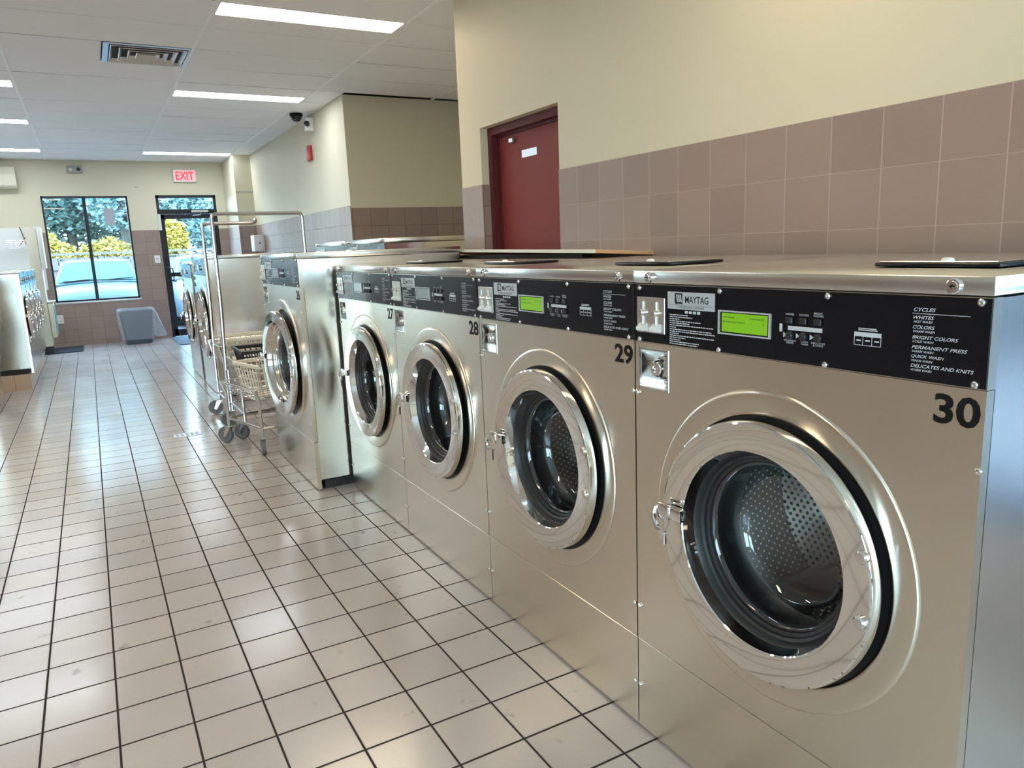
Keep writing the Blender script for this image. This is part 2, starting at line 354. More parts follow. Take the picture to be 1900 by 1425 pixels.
# far wall with window and door openings
WL, WR, WB, WT = -.523, .726, .729, 2.44
DL, DR, DT = 1.158, 2.129, 2.45
m = MB()
m.box(XL, -3.7, YF, YF+.18, 0, ZC); m.box(-3.7, -1.75, YF, YF+.18, 0, .3); m.box(-3.7, -1.75, YF, YF+.18, WT, ZC); m.box(-1.75, WL, YF, YF+.18, 0, ZC); m.box(WL, WR, YF, YF+.18, 0, WB); m.box(WL, WR, YF, YF+.18, WT, ZC); m.box(WR, DL, YF, YF+.18, 0, ZC)
m.box(DL, DR, YF, YF+.18, DT, ZC); m.box(DR, XB, YF, YF+.18, 0, ZC)
m.box(XL, XB, YF+.02, YF+.18, ZC, ZC+.03)
wf = struct('wall_far', m, M['cream'], smooth=False)
m = MB(); m.box(XL, -3.7, YF-.008, YF, 0, 1.866); m.box(-3.7, -1.75, YF-.008, YF, 0, .3); m.box(-1.75, WL, YF-.008, YF, 0, 1.866); m.box(WL, WR, YF-.008, YF, 0, WB-.02); m.box(WR, DL, YF-.008, YF, 0, 1.866); m.box(DR, 2.277, YF-.008, YF, 0, 1.866)
struct('wall_tiles', m, M['tile_xz'], wf, smooth=False)
# left wall and the wall behind the camera with its shop windows
LY0, LY1 = -2.9, -1.4
m = MB(); m.box(XL-.15, XL, YB, LY0, 0, ZC); m.box(XL-.15, XL, LY1, YF, 0, ZC); m.box(XL-.15, XL, LY0, LY1, 0, .25); m.box(XL-.15, XL, LY0, LY1, 2.5, ZC); wl_ = struct('wall_left', m, M['cream'], smooth=False)
m = MB(); m.box(XL, XL+.006, YB, LY0, 0, 1.86); m.box(XL, XL+.006, LY1, YF, 0, 1.86); m.box(XL, XL+.006, LY0, LY1, 0, .25); struct('wall_tiles', m, M['tile_yz2'], wl_, smooth=False)
m = MB()
for q in range(2): m.box(XL-.1, XL-.04, LY0+q*1.44, LY0+q*1.44+.06, .25, 2.5)
m.box(XL-.1, XL-.04, LY0, LY1, .25, .31); m.box(XL-.1, XL-.04, LY0, LY1, 2.44, 2.5)
w6 = struct('window_5', m, M['dframe'], smooth=False)
m = MB(); m.box(XL-.075, XL-.069, LY0, LY1, .25, 2.5); struct('window_pane', m, M['wglass'], w6, smooth=False)
m = MB(); m.box(XL, 1.6, YB-.15, YB, 0, .5); m.box(XL, 2.379, YB-.15, YB, 2.5, ZC); m.box(XL, -4.0, YB-.15, YB, .5, 2.5); m.box(-1.4, 1.6, YB-.15, YB, .5, 2.5); m.box(2.32, 2.379, YB-.15, YB, 0, 2.5)
struct('wall_near', m, M['cream'], smooth=False)
m = MB()
for x in (-4.0, -2.73, -1.46): m.box(x, x+.06, YB-.1, YB-.04, .5, 2.5)
m.box(-4.0, -1.4, YB-.1, YB-.04, .5, .56); m.box(-4.0, -1.4, YB-.1, YB-.04, 2.44, 2.5)
w0 = struct('window_2', m, M['dframe'], smooth=False)
m = MB(); m.box(-4.0, -1.4, YB-.075, YB-.069, .5, 2.5); struct('window_pane', m, M['wglass'], w0, smooth=False)
m = MB(); m.box(1.6, 1.68, YB-.1, YB-.04, 0, 2.5); m.box(2.24, 2.32, YB-.1, YB-.04, 0, 2.5); m.box(1.68, 2.24, YB-.1, YB-.04, 0, .2); m.box(1.68, 2.24, YB-.1, YB-.04, 2.4, 2.5)
d3 = struct('door_3', m, M['dframe'], smooth=False)
m = MB(); m.box(1.68, 2.24, YB-.075, YB-.069, .2, 2.4); struct('door_pane', m, M['wglass'], d3, smooth=False)
# ceiling: panels lying in a tee grid
tx = [XL, -3.01, -1.69, -.37, .95, 2.27, 3.59, 4.1]; ty = [6.04+.63*k for k in range(-15, 14)]; ty = [YB]+[t for t in ty if t > YB]+[YF]
LIGHTS = [(.95, 5.41, 'warm'), (.95, 8.30, 'cool'), (.95, 13.04, 'cool'), (-1.69, 8.30, 'cool'), (-1.69, 10.45, 'cool'), (-1.69, 13.04, 'cool'), (-1.69, 5.41, 'warm'), (.95, 1.65, 'dim'), (-1.69, 1.65, 'warm'), (.95, -1.5, 'dim'), (-3.01, 5.41, 'cool'), (-3.01, 10.45, 'cool')]  # off-view warm and dim troffers are added as fill light
m = MB(); m.box(XL-.15, 4.1, YB, YF+.18, ZC+.03, ZC+.08)
for i in range(len(tx)-1):
    for j in range(len(ty)-1):
        x0, x1, y0, y1 = tx[i]+.006, tx[i+1]-.006, ty[j]+.003, ty[j+1]-.003
        if y0 > 7.9: x1 = min(x1, XB)
        if x1-x0 < .05: continue
        hole = None
        for lx, ly, _ in LIGHTS:
            if abs(tx[i]-lx) < .01 and ly < y1-.01 and ly+.29 > y0+.01: hole = (max(y0, ly-.005), min(y1, ly+.295))
        if abs(tx[i]+.37) < .01 and abs(ty[j]-6.67) < .01:
            m.box(x0, .305, y0, y1, ZC, ZC+.02); continue
        segs = [(y0, y1)] if not hole else [(y0, hole[0]), (hole[1], y1)]
        for a, b in segs:
            if b-a < .02: continue
            t = [ZC+random.uniform(-.0008, .0035) for _ in range(4)]
            vs = [m.bm.verts.new(p) for p in ((x0, a, t[0]), (x1, a, t[1]), (x1, b, t[2]), (x0, b, t[3]))]
            vt = [m.bm.verts.new((v.co.x, v.co.y, ZC+.02)) for v in vs]
            m.face(vs); m.face(vt)
            for q in range(4): m.face([vs[q], vs[(q+1) % 4], vt[(q+1) % 4], vt[q]])
ce = struct('ceiling', m, M['ceil'], smooth=False)
m = MB()
for x in tx[1:-1]: m.box(x-.012, x+.012, YB, 8.02 if x > 3 else YF, ZC-.004, ZC+.004)
struct('ceiling_grid', m, M['tee'], ce, smooth=False)
m = MB()
for y in ty[1:-1]: m.box(XL, 4.0 if y < 8 else XB, y-.0035, y+.0035, ZC+.0015, ZC+.006)
struct('cross_tees', m, M['grey'], ce, smooth=False)
m = MB(); m.box(XL, 4.1, YB, YF, ZC+.024, ZC+.028); struct('ceiling_void', m, M['gap'], ce, smooth=False)

# ceiling troffers, with unseen fill ones added
LL = {(.95, 5.41): 'long warm-white ceiling light, the nearest one, at the top of the picture', (.95, 8.30): 'white ceiling light beyond the air vent, above the security camera end of the wall',
      (.95, 13.04): 'thin-looking white ceiling light in front of the exit sign', (-1.69, 8.30): 'white ceiling light at the left edge, nearest of the three there',
      (-1.69, 10.45): 'white ceiling light at the left edge, middle of the three there', (-1.69, 13.04): 'white ceiling light above the air conditioner, nearest the far wall',
      (-1.69, 5.41): 'unseen warm ceiling light added outside the left edge of the picture', (.95, 1.65): 'unseen warm ceiling light added above the nearest washer aisle', (-1.69, 1.65): 'unseen warm ceiling light added near the left wall beside the viewer', (.95, -1.5): 'unseen warm ceiling light added behind the viewer', (-3.01, 5.41): 'white ceiling light far left, out of the picture, nearer one', (-3.01, 10.45): 'white ceiling light far left, out of the picture, farther one'}
for lx, ly, k in LIGHTS:
    t = empty('ceiling_light', (lx+.66, ly+.145, ZC), LL[(lx, ly)], 'ceiling light', group='ceiling lights')
    m = MB(); m.box(-.65, .65, -.145, .145, .012, .024, 0)
    m.box(-.65, -.635, -.145, .145, -.004, .012); m.box(.635, .65, -.145, .145, -.004, .012); m.box(-.635, .635, -.145, -.135, -.004, .012); m.box(-.635, .635, .135, .145, -.004, .012)
    m.build('light_frame', M['tee'], t, smooth=False)
    m = MB(); m.box(-.634, .634, -.134, .134, .002, .009); m.build('diffuser', M[k], t, smooth=False)

# four-way ceiling diffuser
t = empty('air_vent', (.64, 7.0, ZC), 'square metal four-way air vent set in the ceiling grid', 'air vent')
def sqring(m, a, b, z0, z1, th=.0015):
    """sloping square louvre from half-size a at z0 to half-size b at z1"""
    for k in range(4):
        R = Matrix.Rotation(k*PI/2, 4, 'Z')
        p = [R @ Vector(q) for q in ((-a, -a, z0), (a, -a, z0), (b, -b, z1), (-b, -b, z1))]
        q = [v+Vector((0, 0, th)) for v in p]
        m.face([m.bm.verts.new(v) for v in p]); m.face([m.bm.verts.new(v) for v in q])
m = MB(); sqring(m, .325, .285, -.002, -.004); sqring(m, .285, .283, -.004, .02); m.build('vent_frame', M['alu'], t, smooth=False)
for a in (.25, .185, .12, .06):
    m = MB(); sqring(m, a+.022, a+.002, -.012, .016); sqring(m, a+.022, a+.027, -.012, -.008); m.build('louvre', M['alu'], t, smooth=False)
m = MB(); m.box(-.283, .283, -.283, .283, .0195, .0205); m.build('duct_back', M['gap'], t, smooth=False)

m = MB()
for x in (-3.7, -2.75, -1.8): m.box(x, x+.05, YF+.02, YF+.09, .3, WT)
m.box(-3.7, -1.75, YF+.02, YF+.09, .3, .34); m.box(-3.7, -1.75, YF+.02, YF+.09, WT-.03, WT)
w5 = struct('window_4', m, M['dframe'], smooth=False)
m = MB(); m.box(-3.7, -1.75, YF+.05, YF+.056, .3, WT); struct('window_pane', m, M['wglass'], w5, smooth=False)
# window_1
m = MB()
fr = .028
m.box(WL, WR, YF+.02, YF+.09, WB, WB+fr); m.box(WL, WR, YF+.02, YF+.09, WT-fr, WT); m.box(WL, WL+fr, YF+.02, YF+.09, WB, WT); m.box(WR-fr, WR, YF+.02, YF+.09, WB, WT); m.box(.055, .105, YF+.01, YF+.09, WB, WT)
w1 = struct('window_1', m, M['dframe'], smooth=False)
m = MB(); m.box(WL+.01, WR-.01, YF+.05, YF+.056, WB+.01, WT-.01); struct('window_pane', m, M['wglass'], w1, smooth=False)
m = MB(); m.box(WL-.015, WR+.02, YF-.018, YF+.02, WB-.03, WB, .003); struct('window_sill', m, M['alu'], w1, smooth=False)
m = MB(); m.box(.35, .50, YF+.047, YF+.049, 1.965, 2.24); tag(m.build('paper_notice', M['paper'], None, smooth=False), 'grey sheet of paper stuck to the upper right window pane', 'notice')

# glazed exit door
m = MB(); e = .045
m.box(DL, DL+e, YF+.0, YF+.10, 0, DT); m.box(DR-e, DR, YF, YF+.10, 0, DT); m.box(DL, DR, YF, YF+.10, DT-e, DT); m.box(DL, DR, YF-.005, YF+.10, 2.13, 2.21)
fr_ = struct('trim_2', m, M['dframe'], smooth=False)
m = MB(); m.box(DL+e, DR-e, YF+.05, YF+.056, 2.21, DT-e); struct('transom_pane', m, M['wglass'], fr_, smooth=False)
m = MB()
m.box(DL+e, DL+e+.06, YF+.02, YF+.065, .01, 2.125); m.box(DR-e-.06, DR-e, YF+.02, YF+.065, .01, 2.125); m.box(DL+e, DR-e, YF+.02, YF+.065, 2.05, 2.125); m.box(DL+e, DR-e, YF+.02, YF+.065, .01, .13)
d1 = struct('door_1', m, M['dframe'], smooth=False)
m = MB(); m.box(DL+e+.05, DR-e-.05, YF+.04, YF+.046, .12, 2.06); struct('door_pane', m, M['wglass'], d1, smooth=False)
m = MB(); m.box(DL+e, DR-e, YF-.03, YF+.02, 1.06, 1.13, .008); m.tube([(DL+.06, YF-.0, 1.22), (DL+.06, YF-.05, 1.22), (DL+.13, YF-.06, 1.20), (DL+.135, YF-.06, 1.1), (DL+.13, YF-.06, 1.0), (DL+.06, YF-.05, .985), (DL+.06, YF, .985)], .011); m.box(DL+.04, DL+.10, YF-.02, YF+.02, .96, 1.25)
m.build('push_bar', M['dframe'], d1)
m = MB(); m.box(1.70, 1.98, YF-.055, YF-.006, 2.15, 2.195, .006); m.build('door_closer', M['alu'], d1)
m = MB(); m.tube([(1.86, YF-.03, 2.15), (1.84, YF-.06, 2.11), (1.72, YF-.02, 2.10)], .008); m.build('closer_arm', M['alu'], d1)
m = MB(); m.box(DL-.0, DL+.045, YF-.012, YF, 1.86, 2.13); m.build('door_plate', M['alu'], d1, smooth=False)

# red door in the right wall
XF = XW+.055
m = MB(); j = .05
m.box(XF, XF+.10, DY0, DY0+j, 0, DZ-.002); m.box(XF, XF+.10, DY1-j, DY1, 0, DZ-.002); m.box(XF, XF+.10, DY0+j, DY1-j, DZ-j, DZ-.002)
m.box(XF+.045, XF+.10, DY0+j, DY0+j+.016, 0, DZ-j); m.box(XF+.045, XF+.10, DY1-j-.016, DY1-j, 0, DZ-j); m.box(XF+.045, XF+.10, DY0+j, DY1-j, DZ-j-.016, DZ-j)
struct('trim_3', m, M['redframe'], smooth=False)
m = MB(); m.box(XF+.055, XF+.098, DY0+j+.017, DY1-j-.017, .01, DZ-j-.018); d2 = struct('door_2', m, M['red'], smooth=False)
m = MB(); m.box(XF+.052, XF+.055, 4.02, 4.20, 1.915, 1.96); d = m.build('door_sign', M['alu'], d2, smooth=False)
m = MB(); m.box(XF+.03, XF+.052, 4.28, 4.33, 2.02, 2.05, .004); m.build('door_catch', M['alu'], d2)
m = MB(); m.box(XW+.001, XF, DY1-.0005, DY1+.0, 0, 1.77); 
m = MB(); m.box(XW-.006, XF, DY1-.006, DY1, 0, 1.78); struct('reveal_tiles', m, M['tile_xz2'], wr, smooth=False)

# ------------------------------------------------------------------ washers
def washer(W, D, H, number, label, group, cat='washing machine', loc=(0, 0, 0), rz=0, door=(.443, .70, .283), ajar=0, lcd='lcd_off', detail=2, lidz=True, mats=None, z0=0, number_box=(.793, .869, 1.053, 1.105), gasket='rubber'):
    """front face at local x=0 looking to -x, its left edge at y=0 and right edge at y=-W"""
    sy, sz = W/.878, H/1.3004
    t = empty('washing_machine', loc, label, cat, rz, group)
    A = lambda a: -a*sy
    Z = lambda z: z*sz
    zs, z2, z3, z4 = Z(.2787), Z(1.1182), Z(1.2677), H
    g = .0022
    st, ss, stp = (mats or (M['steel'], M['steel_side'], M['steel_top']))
    ca, cz, R = door; cy = -ca*sy if W < .95 else -ca; 
    k = R/.283
    RE = .352*k
    # body shell: two sides, back, base (hollow, so that the drum can be seen)
    m = MB(); bx0 = .024
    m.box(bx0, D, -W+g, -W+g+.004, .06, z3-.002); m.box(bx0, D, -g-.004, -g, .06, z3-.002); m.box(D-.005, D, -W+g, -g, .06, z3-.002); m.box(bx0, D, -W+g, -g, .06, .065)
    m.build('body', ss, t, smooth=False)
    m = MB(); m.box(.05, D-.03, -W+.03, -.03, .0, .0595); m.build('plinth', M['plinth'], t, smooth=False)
    # lid with the front strip
    m = MB(); m.box(-.003, D+.003, -W+g-.0015, -g+.0015, z3+.0015, z4, .0025, 2); m.build('top_cover', stp, t)
    # front sheet: upper band with the coin box cut-out, lower field with the round hole
    th = .022
    m = MB(); zb = Z(1.0)
    cb = (A(.019), A(.126), Z(1.002), Z(1.102))
    m.box(0, th, cb[0], -g, zb, z2); m.box(0, th, -W+g, cb[1], zb, z2); m.box(0, th, cb[1], cb[0], cb[3], z2); m.box(0, th, cb[1], cb[0], zb, cb[2])
    N = 96; y0, y1, za = -W+g, -g, zs+.0012
    hole = []; rim = []; back = []
    for i in range(N):
        a = 2*PI*i/N; dy, dz = math.cos(a), math.sin(a)
        tt = min([(y1-cy)/dy if dy > 1e-9 else 9, (y0-cy)/dy if dy < -1e-9 else 9, (zb-cz)/dz if dz > 1e-9 else 9, (za-cz)/dz if dz < -1e-9 else 9])
        rr = min(RE, tt*.999)
        hole.append(m.bm.verts.new((0, cy+dy*rr, cz+dz*rr))); rim.append(m.bm.verts.new((0, cy+dy*tt, cz+dz*tt)))
    # snap the nearest rim points to the corners
    for (qy, qz) in ((y0, za), (y0, zb), (y1, za), (y1, zb)):
        v = min(rim, key=lambda v: (v.co.y-qy)**2+(v.co.z-qz)**2); v.co.y = qy; v.co.z = qz
    back = [m.bm.verts.new((th, v.co.y, v.co.z)) for v in rim]
    for i in range(N):
        j = (i+1) % N; m.face([hole[i], hole[j], rim[j], rim[i]]); m.face([rim[i], rim[j], back[j], back[i]])
    m.build('front_panel', st, t, smooth=False)
    m = MB(); m.lathe([(0, RE), (-.0030, RE-.0015), (-.0052, RE-.005), (-.0056, RE-.010), (-.0052, .306*k), (-.0040, .299*k), (-.001, .2955*k), (.010, .295*k)], cy, cz, 96)
    m.build('door_surround', st, t, ang=60)
    m = MB(); m.box(0, .024, -W+g, -g, .008, zs-.0012, .001); m.build('kick_panel', st, t)
    m = MB(); m.box(0, .024, -W+g, -g, z2+.0012, z3-.001); cp = m.build('control_panel', st, t, smooth=False)
    m = MB(); m.box(-.0022, 0, -W+g+.001, -g-.001, z2+.003, z3-.002, .0006); m.build('panel_overlay', M['blackp'], cp)
    xo = -.0024
    # control panel furniture
    m = MB(); a0, a1, c0, c1 = .0155, .121, 1.145, 1.235
    m.box(-.006, xo, A(a1), A(a0), Z(c0), Z(c1), .0015); m.mi = 1
    pl = m.build('coin_slide_plate', [M['plate'], M['ink']], t)
    for ac in (.041, .091):
        m = MB(); m.box(-.010, -.006, A(ac+.0035), A(ac-.0035), Z(1.155), Z(1.225), .001); m.box(-.011, -.0099, A(ac+.0012), A(ac-.0012), Z(1.165), Z(1.195)); m.build('coin_slot', [M['plate']], pl)
        m = MB(); m.prism([(xo-.003, Z(1.149)), (-.019, Z(1.151)), (-.020, Z(1.158)), (xo-.003, Z(1.170))], A(ac+.017), A(ac-.013)); m.build('coin_return_lip', M['white'], pl, smooth=False)
        m = MB(); m.lathe([(-.006, .0085), (-.014, .0085), (-.017, .006), (-.017, 0)], A(ac), Z(1.196), 16); m.build('coin_knob', M['screw'], pl)
    m = MB(); m.box(-.0040, xo, A(.286), A(.130), Z(1.2105), Z(1.2515), .0003); lb = m.build('brand_label', M['label'], t)
    lets = []
    X, Y = (0, -1, 0), (0, 0, 1); xt = -.0044
    if detail >= 1:
        m = MB(); m.box(-.0043, -.0040, A(.182), A(.156), Z(1.2235), Z(1.2485)); m.build('logo_square', M['ink'], lb, smooth=False)
        m = MB()
        for q in range(3):
            u = .160+q*.0062
            m.quad((xt, A(u), Z(1.2455)), (xt, A(u+.0045), Z(1.2455)), (xt, A(u+.0085), Z(1.2275)), (xt, A(u+.004), Z(1.2275)))
        m.build('logo_stripes', M['label'], lb, smooth=False)
        ts = [textmesh('MAYTAG', .076*sy, .0165, (-.0042, A(.191), Z(1.2260)), X, Y, .012), textmesh('COMMERCIAL WASHER', .094*sy, .0052, (-.0042, A(.160), Z(1.2135)), X, Y)]
        o = joinmesh('lettering', ts, M['ink'], lb)
        m = MB(); m.box(-.0042, -.0040, A(.280), A(.137), Z(1.2205), Z(1.2211)); m.build('label_rule', M['ink'], lb, smooth=False)
    # instructions (too small to read) as short printed dashes
    m = MB(); rr = random.Random(5)
    zz = 1.1975; widths = [.062, .078, .036, .105, .068, .145, .022, .140, .150, .032, .148, .055, .038, .100, .095]
    for i, wd in enumerate(widths):
        z = zz-i*.0050; u = .136
        while u < .136+wd:
            q = min(rr.uniform(.004, .013), .136+wd-u)
            m.quad((xo-.0002, A(u), Z(z)), (xo-.0002, A(u+q), Z(z)), (xo-.0002, A(u+q), Z(z-.0022)), (xo-.0002, A(u), Z(z-.0022))); u += q+.0018
    for i in range(4):
        u = .189+i*.0135; m.quad((xo-.0002, A(u), Z(1.2075)), (xo-.0002, A(u+.010), Z(1.2075)), (xo-.0002, A(u+.010), Z(1.2015)), (xo-.0002, A(u), Z(1.2015)))
    ip = m.build('printed_instructions', M['print'], t, smooth=False)
    # display
    m = MB()
    for b in ((.299, .446, 1.2135, 1.2165), (.299, .446, 1.1635, 1.1665), (.299, .3035, 1.1665, 1.2135), (.4415, .446, 1.1665, 1.2135)): m.box(-.0065, xo, A(b[1]), A(b[0]), Z(b[2]), Z(b[3]))
    dp = m.build('display', M['label'], t, smooth=False)
    m = MB(); m.box(-.0036, xo, A(.4415), A(.3035), Z(1.1665), Z(1.2135)); m.build('display_rim', M['blackp'], dp, smooth=False)
    m = MB(); m.box(-.0044, -.0036, A(.437), A(.309), Z(1.1695), Z(1.2110)); m.build('screen', M[lcd], dp, smooth=False)
    if lcd == 'lcd_on' and detail > 1:
        m = MB(); rr = random.Random(3)
        for (u0, u1, z) in ((.314, .345, 1.2035), (.39, .43, 1.2035), (.312, .376, 1.1935), (.425, .429, 1.1935)):
            u = u0
            while u < u1:
                m.quad((-.0046, A(u), Z(z)), (-.0046, A(u+.0028), Z(z)), (-.0046, A(u+.0028), Z(z-.0032)), (-.0046, A(u), Z(z-.0032))); u += rr.uniform(.004, .006)
        m.build('display_characters', M['lcdtext'], dp, smooth=False)
    # buttons
    for i, a in enumerate((.492, .525, .559)):
        m = MB(); m.box(-.007, xo, A(a+.0085), A(a-.0085), Z(1.200), Z(1.2125), .0015); m.build('button', M['btn'], t)
        m = MB(); m.lathe([(xo, .0085), (-.009, .0085), (-.0105, .007), (-.0105, 0)], A(a+.003), Z(1.1755), 18); m.build('button', M['btn'], t)
    m = MB(); m.box(-.0028, xo, A(.569), A(.488), Z(1.1865), Z(1.1950))
    for i, a in enumerate((.477, .508, .541)): m.prism([(A(a), Z(1.1815)), (A(a), Z(1.1705)), (A(a+.009), Z(1.176))], -.0028, xo, 'x')
    m.box(-.0028, xo, A(.474), A(.467), Z(1.182), Z(1.198))
    m.box(-.0028, xo, A(.692), A(.638), Z(1.1875), Z(1.1955))
    for a in (.638, .6555, .6735, .6910): m.box(-.0028, xo, A(a+.001), A(a), Z(1.1715), Z(1.1875))
    m.box(-.0028, xo, A(.692), A(.638), Z(1.1710), Z(1.1720))
    for i in range(3): m.box(-.0028, xo, A(.643+.018*i+.009), A(.643+.018*i), Z(1.179), Z(1.1815))
    m.box(-.0028, xo, A(.684), A(.646), Z(1.1985), Z(1.2003)); m.box(-.0028, xo, A(.682), A(.646), Z(1.2015), Z(1.2033))
    m.box(-.0028, xo, A(.843), A(.747), Z(1.2353), Z(1.2362))
    m.build('printed_marks', M['print'], t, smooth=False)
    if detail >= 1:
        L = [('CYCLES', .749, .787, 1.2395, .0062), ('WHITES', .749, .785, 1.2262, .0060), ('HOT WASH', .750, .783, 1.2200, .0040),
             ('COLORS', .749, .787, 1.2098, .0060), ('WARM WASH', .750, .788, 1.2035, .0040), ('BRIGHT COLORS', .749, .827, 1.1925, .0060), ('COLD WASH', .750, .787, 1.1862, .0040),
             ('PERMANENT PRESS', .749, .843, 1.1755, .0060), ('WARM WASH', .750, .788, 1.1692, .0040), ('QUICK WASH', .749, .806, 1.1595, .0060), ('WARM WASH', .750, .787, 1.1532, .0040),
             ('DELICATES AND KNITS', .749, .855, 1.1435, .0060), ('WARM WASH', .750, .787, 1.1370, .0040),
             ('WHITES', .481, .502, 1.2165, .0038), ('COLORS', .514, .537, 1.2165, .0038), ('BRIGHT', .549, .569, 1.2215, .0038), ('COLORS', .548, .571, 1.2165, .0038),
             ('PERMANENT', .479, .509, 1.1635, .0036), ('PRESS', .486, .503, 1.1590, .0036), ('QUICK', .520, .538, 1.1635, .0036), ('WASH', .521, .537, 1.1590, .0036), ('DELICATES', .545, .576, 1.1635, .0036), ('& KNITS', .549, .572, 1.1590, .0036)]
        ts = [textmesh(s, (u1-u0)*sy, h*sz, (xo-.0003, A(u0), Z(z)), X, Y, .01, .3 if u0 > .7 else 0) for s, u0, u1, z, h in L]
        joinmesh('lettering', ts, M['print'], t)
    # number sticker
    u0, u1, n0, n1 = number_box
    if number: joinmesh('number', [textmesh(number, (u1-u0)*sy, (n1-n0)*sz, (-.0006, A(u0), Z(n0)), X, Y, .026)], M['ink'], t)
    # coin meter recess
    m = MB(); q = .003
    m.box(-.002, .003, cb[1]-q, cb[1]+.002, cb[2]-q, cb[3]+q); m.box(-.002, .003, cb[0]-.002, cb[0]+q, cb[2]-q, cb[3]+q); m.box(-.002, .003, cb[1], cb[0], cb[3]-.002, cb[3]+q); m.box(-.002, .003, cb[1], cb[0], cb[2]-q, cb[2]+.002)
    m.box(.040, .044, cb[1], cb[0], cb[2], cb[3]); m.box(.003, .042, cb[1], cb[1]+.003, cb[2], cb[3]); m.box(.003, .042, cb[0]-.003, cb[0], cb[2], cb[3]); m.box(.003, .042, cb[1], cb[0], cb[2], cb[2]+.003); m.box(.003, .042, cb[1], cb[0], cb[3]-.003, cb[3])
    cbx = m.build('coin_box', M['chrome_soft'], t, smooth=False)
    m = MB(); cby, cbz = A(.079), Z(1.054)
    m.lathe([(.040, .034), (.026, .030), (.022, .024), (.004, .021), (-.001, .018), (-.001, .010), (.004, .009), (.004, 0)], cby, cbz, 24); m.box(.010, .040, cby-.040, cby-.012, cbz-.024, cbz+.022, .005)
    m.build('coin_lock', M['chrome'], cbx)
    for dz in (-.038, .038):
        m = MB(); m.lathe([(.040, .006), (.036, .0055), (.034, .003), (.034, 0)], A(.075), Z(1.053)+dz, 12); m.build('screw', M['screw'], cbx)
    # screws
    if detail >= 1:
        sc = None
        for a, z in ((.025, 1.257), (.301, 1.258), (.579, 1.258), (.859, 1.259), (.024, 1.126), (.300, 1.126), (.578, 1.126), (.858, 1.127), (.012, .984), (.874, .986), (.012, .379), (.870, .379), (.012, .138), (.870, .138)):
            if sc is None:
                m = MB(); m.lathe([(0, .0062), (-.003, .0062), (-.0052, .004), (-.0055, .0018), (-.004, .0015), (-.004, 0)], 0, 0, 14); sc = m.build('screw', M['screw'], t); o = sc
            else: o = sc.copy(); C.objects.link(o)
            o.location = (-.001 if z < 1.12 else -.002, A(a), Z(z))
    for a in (.062, .816):
        m = MB(); m.lathe([(-.003, .0135), (-.008, .0130), (-.010, .0105), (-.0100, .0085), (-.013, .0075), (-.013, .003), (-.010, .003), (-.010, 0)], A(a), Z(1.284), 24); m.build('lid_lock', M['chrome'], t)
        m = MB(); m.box(-.0136, -.0128, A(a)-.0045, A(a)+.0045, Z(1.284)-.0011, Z(1.284)+.0011); o = m.build('key_slot', M['ink'], t, smooth=False)
    # door: ring, seal, glass, latch, hinge bolts
    T = Matrix.Identity(4)
    if ajar:
        hy = cy-R; T = Matrix.Translation((-.01, hy, 0)) @ Matrix.Rotation(ajar, 4, 'Z') @ Matrix.Translation((.01, -hy, 0))
    n = 112
    m = MB(); m.lathe([(-.010, .268*k), (-.014, .284*k), (-.020, .289*k), (-.038, .289*k), (-.0430, .2870*k), (-.0450, .2830*k), (-.0448, .2800*k), (-.0405, .2270*k), (-.0400, .2240*k), (-.0375, .2215*k), (-.030, .2195*k), (-.012, .214*k), (-.004, .212*k), (-.004, .262*k), (-.010, .268*k)], cy, cz, n, T)
    dr = m.build('door', M['chrome'], t, ang=28)
    m = MB(); m.lathe([(.0035, .262*k), (-.0035, .262*k), (-.0038, .22*k), (.0035, .22*k)], cy, cz, n, T); m.build('door_seal', M['rubber'], dr, ang=28)
    m = MB(); m.lathe([(-.010, .2135*k), (-.006, .2095*k), (.006, .2045*k), (.010, .199*k), (.016, .197*k), (.020, .190*k), (.028, .188*k), (.030, .182*k), (.026, .181*k)], cy, cz, n, T); m.build('glass_gasket', M[gasket], dr, ang=28)
    m = MB(); m.lathe([(.022, .187*k), (.024, .181*k), (.040, .176*k), (.075, .170*k), (.095, .163*k), (.112, .145*k), (.121, .11*k), (.126, .06*k), (.127, 0)], cy, cz, n, T); m.build('glass', M['glass'], dr, ang=60)
    if detail >= 1:
        for a, z in ((.264, .087), (.266, -.042)):
            m = MB(); m.lathe([(-.043, .0135), (-.050, .0130), (-.0535, .010), (-.0545, 0)], cy-a*k, cz+z, 24, T); m.build('hinge_bolt', M['chrome_soft'], dr)
    m = MB(); ya = cy+.247*k; zl = cz+.022
    m.box(-.066, -.045, ya-.045, ya+.012, zl-.016, zl+.016, .004, 2, T); m.box(-.072, -.060, ya-.008, ya+.030, zl-.020, zl+.020, .004, 2, T)
    m.tube([(-.060, ya+.024, zl+.012), (-.072, ya+.034, zl+.004), (-.078, ya+.036, zl-.018), (-.080, ya+.020, zl-.040), (-.078, ya-.004, zl-.044)], .0062, 8, T=T)
    m.box(-.088, -.078, ya-.016, ya+.008, zl-.075, zl-.040, .003, 1, T)
    m.box(-.030, -.0, ya+.030, ya+.046, zl-.018, zl+.018, .003, 1, T)
    m.build('door_latch', M['chrome'], dr)
    # tub boot and drum
    m = MB(); m.lathe([(.009, .295*k), (.012, .245*k), (.016, .196*k), (.034, .192*k), (.06, .215*k), (.12, .212*k), (.132, .195*k), (.14, .21*k)], cy, cz, 64); m.build('tub_boot', M['rubber'], t, ang=60)
    RD = min(.315*k, W/2-.05, cz-.09)
    m = MB(); m.lathe([(.145, .215*k), (.15, RD-.02), (.16, RD), (.42, RD)], cy, cz, 72, uvm=True); dm = m.build('drum', M['drum'], t, ang=40, fixn=True)
